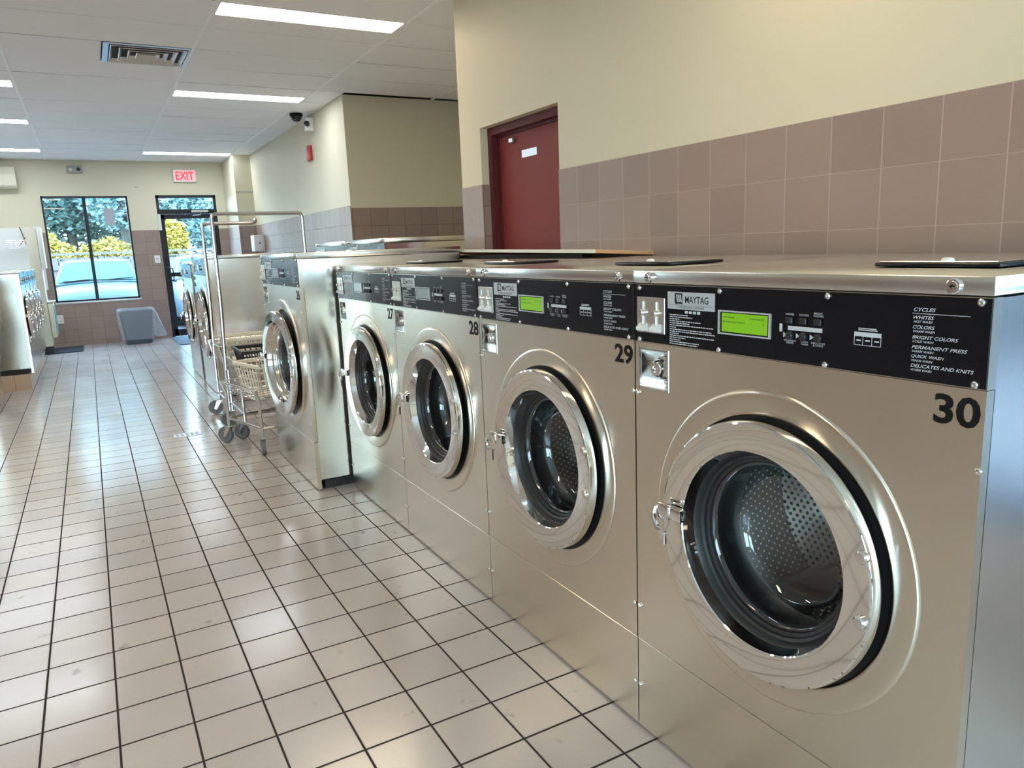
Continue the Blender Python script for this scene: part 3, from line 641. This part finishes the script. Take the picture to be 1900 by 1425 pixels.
    m = MB(); m.lathe([(.42, RD), (.425, RD-.03), (.435, .2), (.42, .07), (.41, .05), (.41, 0)], cy, cz, 72, uvm=True); m.build('drum_back', M['drumback'], dm, ang=40)
    for i in range(3):
        a = math.radians(62+120*i); Tl = Matrix.Translation((0, cy, cz)) @ Matrix.Rotation(a, 4, 'X')
        m = MB(); n_ = bmesh.new()
        pts = [(RD-.002, -.055), (RD-.05, -.028), (RD-.078, -.012), (RD-.085, 0), (RD-.078, .012), (RD-.05, .028), (RD-.002, .055)]
        va = [[n_.verts.new((x, p[0]-(0 if 0 < ii < 4 else .0), p[1])) for p in pts] for ii, x in enumerate((.18, .26, .34, .415))]
        for q in range(3):
            for w_ in range(6): n_.faces.new([va[q][w_], va[q][w_+1], va[q+1][w_+1], va[q+1][w_]])
        n_.faces.new(va[0]); m.merge(n_, Tl); m.build('drum_lifter', M['lifter'], dm, ang=50)
    # soap lid on top
    if lidz:
        m = MB(); m.box(.215, .425, A(.77), A(.52), z4+.0015, z4+.010, .004, 2); ld = m.build('soap_lid', M['blackp'], t)
        m = MB(); m.box(.222, .418, A(.762), A(.528), z4+.0102, z4+.0125, .001); m.build('lid_plate', stp, ld)
        m = MB(); m.lathe([(z4+.011, .012), (z4+.017, .011), (z4+.019, .006), (z4+.019, 0)], 0, 0, 16, Matrix.Translation((.24, A(.66), 0)) @ Matrix(((0, 1, 0, 0), (0, 0, 1, 0), (1, 0, 0, 0), (0, 0, 0, 1)))); m.build('lid_knob', M['white'], ld)
    if z0:
        for ch in t.children: pass
    return t
G1 = 'numbered washers in the front row'
w30 = washer(.880, 1.03, 1.3004, '30', 'large steel washing machine numbered 30, nearest the viewer', G1, loc=(1.2157, 1.5093, 0), lcd='lcd_on')
w29 = washer(.894, 1.03, 1.3004, '29', 'steel washing machine numbered 29 with a lit green display', G1, loc=(1.2157, 2.4034, 0), lcd='lcd_on')
w28 = washer(.8757, 1.03, 1.3004, '28', 'steel washing machine numbered 28 with an unlit display', G1, loc=(1.2157, 3.2791, 0))
w27 = washer(.8747, 1.03, 1.3004, '27', 'steel washing machine numbered 27, last of the row, beside the taller washer', G1, loc=(1.2157, 4.1538, 0))
G2 = 'tall washers along the right side'
w26 = washer(1.01, 1.0, 1.380, '26', 'tall steel washing machine numbered 26 whose side panel faces the row', G2, loc=(1.012, 5.20, 0), door=(.515, .71, .318), ajar=math.radians(3.5), lidz=False, gasket='chrome_soft')
w24 = washer(1.08, 1.04, 1.388, '', 'tall steel washing machine behind the carts with a broad brown-reflecting side', G2, loc=(.985, 8.73, 0), door=(.55, .70, .335), lidz=False, gasket='chrome_soft')
w23 = washer(.98, 1.0, 1.330, '', 'steel washing machine just beyond the tall one, near the exit door', G2, loc=(.99, 9.95, 0), lidz=False, detail=0)
G3 = 'large washers in the recess behind'
for i, lab in enumerate(('large steel washer in the recess, its top showing right behind washer 26', 'large steel washer in the recess, partly behind the cart rail')):
    washer(.95, 1.15, 1.462, '', lab, G3, loc=(1.905, 6.175+.955*i, 0), door=(.475, .78, .32), lidz=False, detail=1 if i == 0 else 0)
# left row, on a tiled plinth
m = MB(); m.box(-1.65, -.705, 9.72, 12.52, 0, .175); pb = tag(m.build('tiled_plinth', M['tan'], None, smooth=False), 'tan tiled plinth under the small washers on the left', 'plinth')
G4 = 'small washers on the left plinth'
LB = ['small steel washer on the tan plinth, nearest of its row, showing its side', 'small steel washer on the tan plinth, second of its row', 'small steel washer on the tan plinth, third of its row', 'small steel washer on the tan plinth, farthest of its row, before the white cabinet']
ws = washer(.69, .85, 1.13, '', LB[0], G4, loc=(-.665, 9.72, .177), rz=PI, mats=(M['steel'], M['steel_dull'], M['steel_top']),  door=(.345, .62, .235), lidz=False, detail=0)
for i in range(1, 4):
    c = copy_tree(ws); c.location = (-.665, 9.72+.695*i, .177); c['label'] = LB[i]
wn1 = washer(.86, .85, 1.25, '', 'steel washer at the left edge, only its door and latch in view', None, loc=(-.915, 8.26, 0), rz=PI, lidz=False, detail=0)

# board lying behind the front row
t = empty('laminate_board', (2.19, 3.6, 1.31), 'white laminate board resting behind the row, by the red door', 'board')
def tilt(m, x0, x1, y0, y1, a0, a1, b0, b1, th):
    """slab whose front (x0) is higher than its back (x1); a=near end heights, b=far end"""
    p = [(x0, y0, a0), (x1, y0, a1), (x1, y1, b1), (x0, y1, b0)]
    v = [m.bm.verts.new(q) for q in p]+[m.bm.verts.new((q[0], q[1], q[2]-th)) for q in p]
    for q in ((0, 1, 2, 3), (7, 6, 5, 4), (0, 4, 5, 1), (1, 5, 6, 2), (2, 6, 7, 3), (3, 7, 4, 0)): m.face([v[i] for i in q])
m = MB(); tilt(m, 2.03-2.19, 2.372-2.19, 2.80-3.6, 4.60-3.6, .0295, .0090, .0545, .014, .0158); m.mi = 1; 
ob = m.build('board_panel', [M['chip']], t, smooth=False)
m = MB(); tilt(m, 2.0285-2.19, 2.0300-2.19, 2.80-3.6, 4.60-3.6, .0300, .0298, .0550, .0548, .0165); m.build('edge_band', M['board'], t, smooth=False)
m = MB(); tilt(m, 2.0300-2.19, 2.371-2.19, 2.801-3.6, 4.619-3.6, .0300, .0095, .0550, .0145, .0004); m.build('laminate_face', M['board'], t, smooth=False)
m = MB(); m.box(2.06-2.19, 2.10-2.19, 2.95-3.6, 4.6-3.6, -.0085, .012); m.build('shade_strip', M['ink'], t, smooth=False)  # black strip put in for the shade under the board

# ------------------------------------------------------------------ laundry carts
def caster(parent, x, y, ang=0):
    T = Matrix.Translation((x, y, 0)) @ Matrix.Rotation(ang, 4, 'Z')
    m = MB(); m.box(-.018, .018, -.018, .018, .118, .126, .002, 1, T); m.tube([(0, 0, .122), (0, 0, .15)], .012, 8, T=T)
    m.prism([(-.02, .12), (.022, .12), (.05, .05), (.032, .042)], -.0185, -.0155, 'y'); n = len(m.bm.verts)
    m.prism([(-.02, .12), (.022, .12), (.05, .05), (.032, .042)], .0155, .0185, 'y')
    for v in list(m.bm.verts)[n-8:]: v.co = T @ v.co
    f_ = m.build('caster', M['wire'], parent)
    m = MB(); Tw = T @ Matrix.Translation((.036, 0, .0625)) @ Matrix.Rotation(PI/2, 4, 'Z')
    m.lathe([(-.012, 0), (-.012, .040), (-.015, .043), (-.015, .058), (-.009, .062), (.009, .062), (.015, .058), (.015, .043), (.012, .040), (.012, 0)], 0, 0, 24, Tw); m.build('wheel', M['wheel'], f_)
def basket(m, x0, x1, y0, y1, zb, zt, r=.0022, nx=12, ny=10, nz=5, tp=.05, rimr=.005):
    def rect(z, e): return [(x0+e, y0+e, z), (x1-e, y0+e, z), (x1-e, y1-e, z), (x0+e, y1-e, z)]
    for i in range(nz+1):
        q = i/nz; z = zt+(zb-zt)*q; R_ = rect(z, tp*q)
        for k in range(4): m.tube([R_[k], R_[(k+1) % 4]], rimr if i in (0,) else r, 6)
    for i in range(nx+1):
        x = i/nx; xt_, xb_ = x0+(x1-x0)*x, x0+tp+(x1-x0-2*tp)*x
        m.tube([(xt_, y0, zt), (xb_, y0+tp, zb), (xb_, y1-tp, zb), (xt_, y1, zt)], r, 4)
    for i in range(ny+1):
        x = i/ny; yt_, yb_ = y0+(y1-y0)*x, y0+tp+(y1-y0-2*tp)*x
        m.tube([(x0, yt_, zt), (x0+tp, yb_, zb), (x1-tp, yb_, zb), (x1, yt_, zt)], r, 4)
def cart(loc, label, zt=.62, zb=.36, rack=None, rz=0, wang=0.5, rackz=1.72, short=False):
    t = empty('laundry_cart', loc, label, 'laundry cart', rz, 'nested chrome laundry carts')
    hx, hy = .34, .30
    m = MB(); basket(m, -hx, hx, -hy, hy, zb, zt); m.build('wire_basket', M['wire'], t)
    m = MB()
    for sx in (-1, 1):
        for syy in (-1, 1): m.tube([(sx*(hx-.03), syy*(hy-.02), .13), (sx*(hx-.03), syy*(hy-.02), zb), (sx*hx, syy*hy, zt)], .0125, 10)
    fl = [(-hx+.03, -hy+.02, .19), (hx-.03, -hy+.02, .19), (hx-.03, hy-.02, .19), (-hx+.03, hy-.02, .19)]
    for k in range(4): m.tube([fl[k], fl[(k+1) % 4]], .011, 8)
    m.build('frame', M['wire'], t)
    for i, (sx, syy) in enumerate(((-1, -1), (-1, 1), (1, -1), (1, 1))): caster(t, sx*(hx-.03), syy*(hy-.02), wang+i*.9)
    if rack is not None:
        m = MB(); y = rack
        rx = .375
        pts = [(-hx, y, zb+.02), (-hx+.015, y, 1.0), (-hx+.02, y, rackz-.03), (-hx+.03, y, rackz-.006), (-hx+.05, y, rackz)]
        pts2 = [(hx, y, zb+.02), (rx-.0, y, 1.0), (rx, y, rackz-.03), (rx-.01, y, rackz-.006), (rx-.03, y, rackz)]
        if short: pts2 = [(-hx+.46, y+.05, rackz+.03), (-hx+.45, y+.02, rackz+.012), (-hx+.42, y, rackz)]
        m.tube(pts+pts2[::-1], .015, 10); m.build('hanging_rail', M['wire'], t)
    return t
cart((1.14, 5.55, 0), 'chrome laundry cart nearest the viewer, holding an ivory basket', zt=.47, zb=.38, wang=1.2, rz=math.radians(14))
cart((1.20, 6.05, 0), 'chrome laundry cart in the middle with the taller hanging rail', zt=.60, zb=.46, rack=.18, wang=2.3, rackz=1.70)
cart((1.18, 6.62, 0), 'chrome laundry cart at the back with the lower hanging rail', zt=.66, zb=.50, rack=.05, wang=2.0, rackz=1.645, short=True)
def plastic_basket(loc, sx, sy, h, mat, label, rz=0):
    t = empty('laundry_basket', loc, label, 'laundry basket', rz, 'plastic laundry baskets in the carts')
    m = MB()
    # rim
    for (a, b, c, d) in ((-sx, sx, -sy-.012, -sy+.006), (-sx, sx, sy-.006, sy+.012), (-sx-.012, -sx+.006, -sy-.012, sy+.012), (sx-.006, sx+.012, -sy-.012, sy+.012)): m.box(a, b, c, d, h-.028, h, .004)
    tp = .03
    # upright ribs and hoops leaving rectangular openings
    for i in range(13):
        q = -1+2*i/12
        for s in (-1, 1): m.tube([(q*sx, s*sy, h-.02), (q*(sx-tp), s*(sy-tp), .005)], .005, 5)
    for i in range(9):
        q = -1+2*i/8
        for s in (-1, 1): m.tube([(s*sx, q*sy, h-.02), (s*(sx-tp), q*(sy-tp), .005)], .005, 5)
    for q in (.25, .5, .75):
        e = tp*(1-q); z = h*q
        for s in (-1, 1):
            m.tube([(-sx+e, s*(sy-e), z), (sx-e, s*(sy-e), z)], .004, 5); m.tube([(s*(sx-e), -sy+e, z), (s*(sx-e), sy-e, z)], .004, 5)
    m.box(-sx+tp, sx-tp, -sy+tp, sy-tp, 0, .006)
    m.build('basket_body', mat, t)
plastic_basket((1.14, 5.57, .3825), .25, .20, .235, M['ivory'], 'ivory plastic laundry basket in the nearest cart', math.radians(14))
plastic_basket((1.20, 6.06, .4625), .26, .21, .20, M['navy'], 'black plastic laundry basket behind the nearer ivory one')
plastic_basket((1.18, 6.63, .5025), .26, .21, .205, M['ivory'], 'ivory plastic laundry basket in the cart farthest back')

# ------------------------------------------------------------------ wall fittings
# exit sign
t = empty('exit_sign', (1.66, YF, 2.77), 'lit red exit sign above the glass door', 'exit sign')
m = MB(); m.box(-.185, .185, -.06, -.001, -.105, .105, .008); m.build('sign_box', M['white'], t)
m = MB(); m.box(-.165, .165, -.064, -.060, -.088, .088); m.build('sign_face', M['exitface'], t, smooth=False)
joinmesh('lettering', [textmesh('EXIT', .29, .135, (-.145, -.0655, -.068), (1, 0, 0), (0, 0, 1), .02)], M['exit'], t)
# emergency light
t = empty('emergency_light', (.01, YF, 2.87), 'grey emergency light high on the far wall above the window', 'emergency light')
m = MB(); m.box(-.11, .11, -.075, -.001, -.07, .05, .015, 2); m.build('housing', M['grey'], t)
m = MB(); m.lathe([(-.11, 0), (-.11, .022), (-.075, .03)], 0, 0, 20, Matrix.Translation((.06, 0, -.01)) @ Matrix.Rotation(PI/2, 4, 'Z')); m.build('lamp_head', M['lens'], t)
m = MB(); m.lathe([(-.11, 0), (-.11, .022), (-.075, .03)], 0, 0, 20, Matrix.Translation((-.05, 0, -.02)) @ Matrix.Rotation(PI/2, 4, 'Z')); m.build('lamp_head', M['offwhite'], t)
# split air conditioner
t = empty('air_conditioner', (-1.25, YF, 2.70), 'cream wall air conditioner high at the left edge', 'air conditioner')
m = MB(); m.prism([(-.001, -.15), (-.17, -.15), (-.21, -.11), (-.22, .05), (-.17, .17), (-.001, .19)], -.45, .45, 'x')
o = m.build('casing', M['offwhite'], t, smooth=False)
m = MB(); m.box(-.445, .445, -.213, -.2105, -.105, -.100); m.box(-.445, .44, -.2, -.198, -.135, -.130); m.build('air_flap', M['grey'], t, smooth=False)
# outlet, switch
t = empty('wall_outlet', (-.50, YF-.008, .455), 'white socket outlet under the window', 'outlet')
m = MB(); m.box(-.045, .045, -.008, 0, -.07, .07, .003); m.build('cover_plate', M['white'], t)
for z in (-.03, .03):
    m = MB(); m.box(-.018, .018, -.010, -.008, z-.016, z+.016, .001); m.build('socket', M['offwhite'], t)
t = empty('wall_switch', (1.07, YF-.008, 1.37), 'white switch plate on the tiles beside the exit door', 'switch')
m = MB(); m.box(-.045, .045, -.010, 0, -.065, .065, .003); m.build('cover_plate', M['white'], t)
m = MB(); m.box(-.018, .018, -.013, -.010, .0, .012, .001); m.build('toggle', M['ink'], t)
m = MB(); m.box(.86, .93, YF-.006, YF-.0005, 2.575, 2.59); tag(m.build('wall_bracket', M['grey'], None, smooth=False), 'tiny grey bracket on the far wall between window and exit sign', 'bracket')
# towel dispenser on the column
t = empty('soap_dispenser', (2.565-.008, 12.75, 1.56), 'white box dispenser on the tiles beyond the carts', 'dispenser')
m = MB(); m.box(-.17, -.001, -.13, .13, -.13, .13, .01, 2); m.build('housing', M['white'], t)
m = MB(); m.lathe([(-.132, 0), (-.132, .012), (-.129, .012)], 0, 0, 12, Matrix.Translation((-.08, 0, .0)) @ Matrix.Rotation(PI/2, 4, 'Z')); m.build('lock', M['ink'], t)
# dome camera and box camera, fire alarm
t = empty('dome_camera', (2.38, 9.25, ZC), 'black dome security camera on the ceiling near the wall', 'security camera')
m = MB(); m.lathe([(-.001, .075), (-.02, .078), (-.035, .07)], 0, 0, 32, None, axis='z'); m.build('base_ring', M['ink'], t)
m = MB(); m.lathe([(-.03, .062), (-.06, .058), (-.085, .04), (-.098, 0)], 0, 0, 32, None, axis='z'); m.build('dome', M['lens'], t, ang=70)
t = empty('box_camera', (XB, 9.2, 2.88), 'white bullet security camera mounted high on the wall beside the black dome', 'security camera')
m = MB(); m.box(-.10, -.001, -.03, .06, -.075, .075, .01, 2); m.build('housing', M['white'], t)
m = MB(); m.lathe([(-.12, 0), (-.12, .028), (-.10, .034)], -.0, .0, 20, Matrix.Translation((-.05, -.0, 0)) @ Matrix.Rotation(.9, 4, 'Z') @ Matrix.Translation((.03, 0, 0))); m.build('lens', M['lens'], t)
t = empty('fire_alarm', (XB, 9.42, 2.575), 'red fire alarm strobe on the cream wall', 'fire alarm')
m = MB(); m.box(-.045, -.001, -.075, .075, -.09, .09, .012, 2); m.build('housing', M['alarm'], t)
m = MB(); m.box(-.065, -.045, -.03, .03, .01, .07, .006); m.build('strobe', M['grey'], t)
# white cabinet, backboard, wire basket, mat
t = empty('dispensing_cabinet', (-.78, 13.45, 0), 'tall white cabinet with a teal front in the far left corner', 'cabinet')
m = MB(); m.box(.03, .175, -.15, .25, .12, 1.90, .012, 2); m.build('body', M['offwhite'], t)
m = MB(); m.box(.176, .235, -.15, .25, 1.30, 1.92, .01, 2); m.build('header', M['white'], t)
m = MB(); m.box(.176, .25, -.14, .24, .25, .78, .02, 2); m.build('lower_tray', M['offwhite'], t)
m = MB(); m.box(.251, .257, -.12, .22, .28, .74, .002); m.build('front_panel', M['teal'], t)
m = MB(); m.box(.176, .275, -.14, .24, .785, .81, .004); m.build('shelf', M['alu'], t)
m = MB(); m.box(.045, .16, -.12, .22, 0, .12); m.build('foot', M['plinth'], t, smooth=False)
m = MB(); m.box(-1.70, -.60, YF-.03, YF-.009, .95, 1.95, .002); tag(m.build('backboard', M['white'], None), 'white board on the far wall behind the wire basket', 'board')
t = empty('wire_shelf_basket', (-.90, YF-.03, 1.63), 'small wire basket hanging on the white board in the left corner', 'wire basket')
m = MB()
for z in (0, .03, .06, .09, .12): m.tube([(-.17, -.001, z), (-.17, -.14, z), (.17, -.14, z), (.17, -.001, z)], .004, 6)
for i in range(9): x = -.17+i*.0425; m.tube([(x, -.001, 0), (x, -.14, 0), (x, -.14, .12)], .0025, 5)
m.build('wires', M['wire'], t)
for a, b in (((-.9, YF-.12, 1.66), (-.70, YF-.09, 1.94)), ((-.80, YF-.14, 1.68), (-.86, YF-.08, 1.96))):
    m = MB(); m.tube([a, b], .008, 8); tag(m.build('wooden_stick', M['stick'], None), 'thin brown stick leaning %s in the wire basket' % ('right' if b[0] > a[0] else 'left'), 'stick', 'brown sticks in the wire basket')
m = MB(); m.box(-.74, -.22, 13.30, 14.15, .001, .012, .003); tag(m.build('floor_mat', M['mat'], None), 'black floor mat in front of the white cabinet', 'mat')
m = MB(); m.box(1.13, 2.1, 12.9, 14.25, .001, .010, .003); tag(m.build('door_mat', P('grey_blue_mat', (.10, .14, .18), .9), None), 'dark blue-grey mat at the exit door', 'mat')
# bin with clear bag
t = empty('rubbish_bin', (.60, 13.85, 0), 'blue-grey rubbish bin lined with a clear bag by the far wall', 'rubbish bin')
def roundrect(hx, hy, r=.06, n=5):
    out = []
    for qx, qy, a0 in ((1, 1, 0), (-1, 1, PI/2), (-1, -1, PI), (1, -1, 3*PI/2)):
        for i in range(n+1):
            a = a0+PI/2*i/n; out.append((qx*(hx-r)+r*math.cos(a), qy*(hy-r)+r*math.sin(a)))
    return out
def loft(m, secs, cap0=True, cap1=False, jit=0):
    rings = []
    for hx, hy, z, r in secs: rings.append([m.bm.verts.new((x+random.uniform(-jit, jit), y+random.uniform(-jit, jit), z+random.uniform(-jit, jit))) for x, y in roundrect(hx, hy, r)])
    for A_, B_ in zip(rings, rings[1:]):
        n = len(A_)
        for k in range(n): m.face([A_[k], A_[(k+1) % n], B_[(k+1) % n], B_[k]])
    if cap0: m.face(rings[0])
    if cap1: m.face(rings[-1])
m = MB(); loft(m, [(.19, .15, .0, .05), (.20, .16, .02, .05), (.25, .20, .52, .06), (.262, .212, .53, .06), (.262, .212, .56, .06), (.25, .20, .56, .06), (.235, .185, .50, .06)]); m.build('bin_body', M['bin'], t)
m = MB(); loft(m, [(.255, .205, .08, .06), (.268, .215, .20, .06), (.28, .225, .35, .06), (.285, .23, .50, .06), (.275, .222, .575, .06), (.268, .215, .58, .06), (.24, .19, .56, .06), (.22, .175, .45, .06)], False, False, .006); m.build('bag_liner', M['bag'], t, ang=60)
m = MB(); loft(m, [(.02, .02, .62, .01), (.05, .04, .5, .02), (.07, .05, .3, .02), (.09, .05, .12, .02), (.07, .04, .09, .02)], True, True, .012)
for v in m.bm.verts: v.co.x += .24+(.58-v.co.z)*.22
for v in m.bm.verts: v.co.z = min(v.co.z, .56)
m.build('bag_tail', M['bag'], t, ang=60)
# floor drain
t = empty('floor_drain', (.52, 6.23, 0), 'small steel drain plate set in the floor tiles', 'floor drain')
m = MB(); m.box(-.10, .10, -.065, .065, .0005, .003, .001); m.build('plate', M['alu'], t)
m = MB()
for i in range(5): m.box(-.085+.036*i, -.065+.036*i, -.045, .045, .003, .0036)
m.build('slots', M['grey'], t, smooth=False)

# ------------------------------------------------------------------ outside
m = MB(); m.box(-40, 50, YF+.18, 70, -.25, -.12); m.box(-40, 50, -30, YB-.16, -.25, -.12); m.box(-40, XL-.16, YB-.16, YF+.18, -.25, -.12); struct('ground', m, M['asphalt'], smooth=False)
def suv(loc, paint_, label, sc=1.0):
    t = empty('parked_car', loc, label, 'car', 0, None)
    W = .93*sc
    # stations along y: (y, half width low, half width high, z low, z shoulder, z top, half width top)
    m = MB()
    secs = [(0.0, .80, .78, .38, .62, .80), (.05, .87, .84, .28, .66, .86), (.25, .91, .88, .24, .72, .93), (.7, .93, .90, .24, .80, .98), (1.15, .93, .88, .24, .86, 1.03), (1.3, .93, .86, .24, .88, 1.05), (2.6, .93, .86, .24, .90, 1.06), (4.2, .92, .84, .26, .92, 1.06), (4.5, .85, .80, .34, .85, .98)]
    rings = []
    for y, w1, w2, z0_, zs_, zt in secs:
        pts = [(-w1, z0_), (-w1*1.0, zs_-.1), (-w2, zs_+.06), (-w2*.86, zt-.02), (-w2*.45, zt+.02), (0, zt+.03), (w2*.45, zt+.02), (w2*.86, zt-.02), (w2, zs_+.06), (w1, zs_-.1), (w1, z0_)]
        rings.append([m.bm.verts.new((a*sc, y*sc, b*sc)) for a, b in pts])
    for A_, B_ in zip(rings, rings[1:]):
        for k in range(10): m.face([A_[k], A_[k+1], B_[k+1], B_[k]])
        m.face([A_[0], B_[0], B_[10], A_[10]])
    m.face(rings[0]); m.face(rings[-1]); m.build('body', paint_, t, ang=50)
    m = MB(); gl = [(1.12, .82, 1.04), (1.85, .64, 1.47), (2.3, .66, 1.52), (3.6, .64, 1.50), (4.25, .72, 1.05)]
    R_ = []
    for y, w1, z in gl: R_.append([m.bm.verts.new((s*w1*q*sc, y*sc+(-abs(0) if 0 else (-.06*(1-q*q))*sc), (z+(.035*(1-q*q)))*sc)) for s, q in ((-1, 1), (-1, .5), (1, 0), (1, .5), (1, 1))])
    lowL = [m.bm.verts.new((-.85*sc, y*sc, 1.0*sc)) for y, _, _ in gl]; lowR = [m.bm.verts.new((.85*sc, y*sc, 1.0*sc)) for y, _, _ in gl]
    for i in range(4):
        for k in range(4): m.face([R_[i][k], R_[i][k+1], R_[i+1][k+1], R_[i+1][k]])
        m.face([lowL[i], lowL[i+1], R_[i+1][0], R_[i][0]]); m.face([lowR[i], lowR[i+1], R_[i+1][4], R_[i][4]])
    m.face([lowL[0], R_[0][0], R_[0][1], R_[0][2], R_[0][3], R_[0][4], lowR[0]])
    m.build('cabin', paint_, t, ang=30)
    m = MB()
    a = [m.bm.verts.new(((s*q)*sc, (1.12+.73*u-.06*(1-(q/.8)**2)-.012)*sc, (1.055+.425*u+.035*(1-(q/.8)**2)+.012)*sc)) for u, wq in ((.04, .77), (.93, .60)) for s, q in ((-1, wq), (-1, wq*.5), (1, 0), (1, wq*.5), (1, wq))]
    for k in range(4): m.face([a[k], a[k+1], a[k+6], a[k+5]])
    m.build('windscreen', M['carglass'], t)
    for s in (-1, 1):
        m = MB(); m.box(s*.66*sc-.02, s*.66*sc+.02, 2.0*sc, 3.7*sc, 1.53*sc, 1.57*sc, .01); m.build('roof_rail', M['dframe'], t)
        m = MB(); m.tube([(s*.35*sc-.3, 1.10*sc, 1.10*sc), (s*.35*sc+.05, 1.06*sc, 1.12*sc), (s*.35*sc+.32, 1.13*sc, 1.13*sc)], .012, 6); m.build('wiper', M['ink'], t)
        m = MB(); m.box(s*.72*sc-.14, s*.72*sc+.14, -.02, .06, .60*sc, .72*sc, .03, 2); m.build('headlamp', M['white'], t)
        m = MB(); m.box(s*1.02*sc-.09, s*1.02*sc+.09, 1.25*sc, 1.38*sc, 1.02*sc, 1.16*sc, .03, 2); m.build('wing_mirror', paint_, t)
        for yy in (.85, 3.5):
            m = MB(); m.lathe([(-.11, 0), (-.11, .2), (-.10, .34), (.10, .34), (.11, .2), (.11, 0)], yy*sc, .34*sc, 24, Matrix.Translation((s*.83*sc, 0, 0))); m.build('wheel', M['rubber'], t)
    m = MB(); m.tube([(-.48*sc, -.015, .62*sc), (-.42*sc, -.02, .72*sc), (.42*sc, -.02, .72*sc), (.48*sc, -.015, .62*sc), (.40*sc, -.01, .52*sc), (-.40*sc, -.01, .52*sc)], .022, 8, True); m.build('grille_trim', M['chrome'], t)
    m = MB(); m.box(-.42*sc, .42*sc, -.012, .03, .54*sc, .70*sc, .01)
    m.build('grille', M['ink'], t)
    return t
suv((.17, 17.0, -.12), M['carblue'], 'pale blue car parked facing the window', 1.0)
suv((2.50, 17.3, -.12), M['carwhite'], 'white car parked outside the glass exit door', 1.0)
t = empty('board_fence', (0, 23.2, -.12), 'weathered board fence across the back of the car park', 'fence')
for i in range(100):
    x = -7+i*.155
    m = MB(); m.box(x, x+.13, -.01, .012, 0, 1.62+random.uniform(-.02, .02)); m.build('fence_board', M['fence'], t, smooth=False)
m = MB(); m.box(-7, 8.5, -.05, -.012, 1.3, 1.42); m.box(-7, 8.5, -.05, -.012, .3, .42); m.box(-7, 8.5, -.06, .04, 1.68, 1.74); m.build('rail', M['fence'], t, smooth=False)
def tree(name, loc, label, blobs, n, mat, size, trunk=True, cat='tree'):
    t = empty(name, loc, label, cat, 0, 'trees and shrubs behind the fence')
    m = MB()
    for i in range(n):
        b = random.choice(blobs); d = Vector((random.gauss(0, 1), random.gauss(0, 1), random.gauss(0, 1))).normalized()*random.uniform(.55, 1.05)
        p = Vector((b[0]+d.x*b[3], b[1]+d.y*b[3], b[2]+d.z*b[4]))
        if p.z < .1: continue
        R_ = Matrix.Rotation(random.uniform(0, 6.3), 3, 'Z') @ Matrix.Rotation(random.uniform(-1.2, 1.2), 3, 'X') @ Matrix.Rotation(random.uniform(-1, 1), 3, 'Y'); s = size*random.uniform(.6, 1.3)
        m.quad(*[p+R_ @ Vector(q) for q in ((-s, 0, 0), (0, -s*.5, s*.08), (s, 0, 0), (0, s*.5, s*.08))])
    f_ = m.build('foliage', mat, t, smooth=False, fixn=False); f_['kind'] = 'stuff'
    if trunk:
        m = MB(); m.tube([(0, 0, 0), (.05, 0, 1.2), (-.05, 0, 2.4), (0, 0, 4.0)] if cat == 'tree' else [(0, 0, 0), (.03, 0, .8), (0, 0, 1.7)], .14 if cat == 'tree' else .04, 8); m.build('trunk', M['bark'], t)
tree('leafy_tree', (-.3, 29.6, -.12), 'broad green tree filling the left window pane', [(0, 0, 4.2, 2.0, 1.8), (-1.5, .5, 3.2, 1.6, 1.9), (1.2, .3, 3.4, 1.5, 2.0)], 19000, M['leafg'], .11)
tree('leafy_tree', (1.2, 26.3, -.12), 'bluish green tree with a bare trunk in the right window pane', [(0, 0, 3.6, 1.3, 1.2), (-.7, .2, 4.4, 1.2, 1.1), (.9, .3, 3.2, 1.0, .8)], 9000, M['leafg2'], .10)
tree('yellow_shrub', (-.92, 24.05, -.12), 'tall yellow shrub above the fence in the left pane', [(0, 0, 1.7, .35, .75), (.3, 0, 1.6, .5, .45)], 2600, M['leafy'], .065, True, 'shrub')
tree('yellow_shrub', (.60, 24.05, -.12), 'low yellow shrub above the fence beside the window mullion', [(0, 0, 1.7, .55, .45), (-.4, 0, 1.65, .4, .35)], 2600, M['leafy'], .065, True, 'shrub')
tree('yellow_shrub', (1.80, 24.05, -.12), 'yellow shrub above the fence in the right pane', [(0, 0, 1.75, .55, .5), (.5, 0, 1.9, .4, .45)], 2600, M['leafy'], .065, True, 'shrub')
tree('leafy_tree', (3.9, 26.2, -.12), 'drooping bluish tree seen through the glass exit door', [(0, 0, 2.5, 1.0, .9), (.6, 0, 2.2, .8, .7)], 6000, M['leafg2'], .09)
tree('yellow_shrub', (2.35, 24.1, -.12), 'yellow bush at the upper left of the exit door glass', [(0, 0, 2.2, .32, .38)], 700, M['leafy'], .10, True, 'shrub')
tree('leafy_tree', (-3.4, 33.6, -.12), 'dense green tree behind the left window edge', [(0, 0, 3.6, 2.2, 2.4)], 11000, M['leafg'], .13)
tree('leafy_tree', (5.2, 28.6, -.12), 'dense green tree behind the glass exit door, farthest right', [(0, 0, 3.4, 2.4, 2.4)], 11000, M['leafg2'], .13)
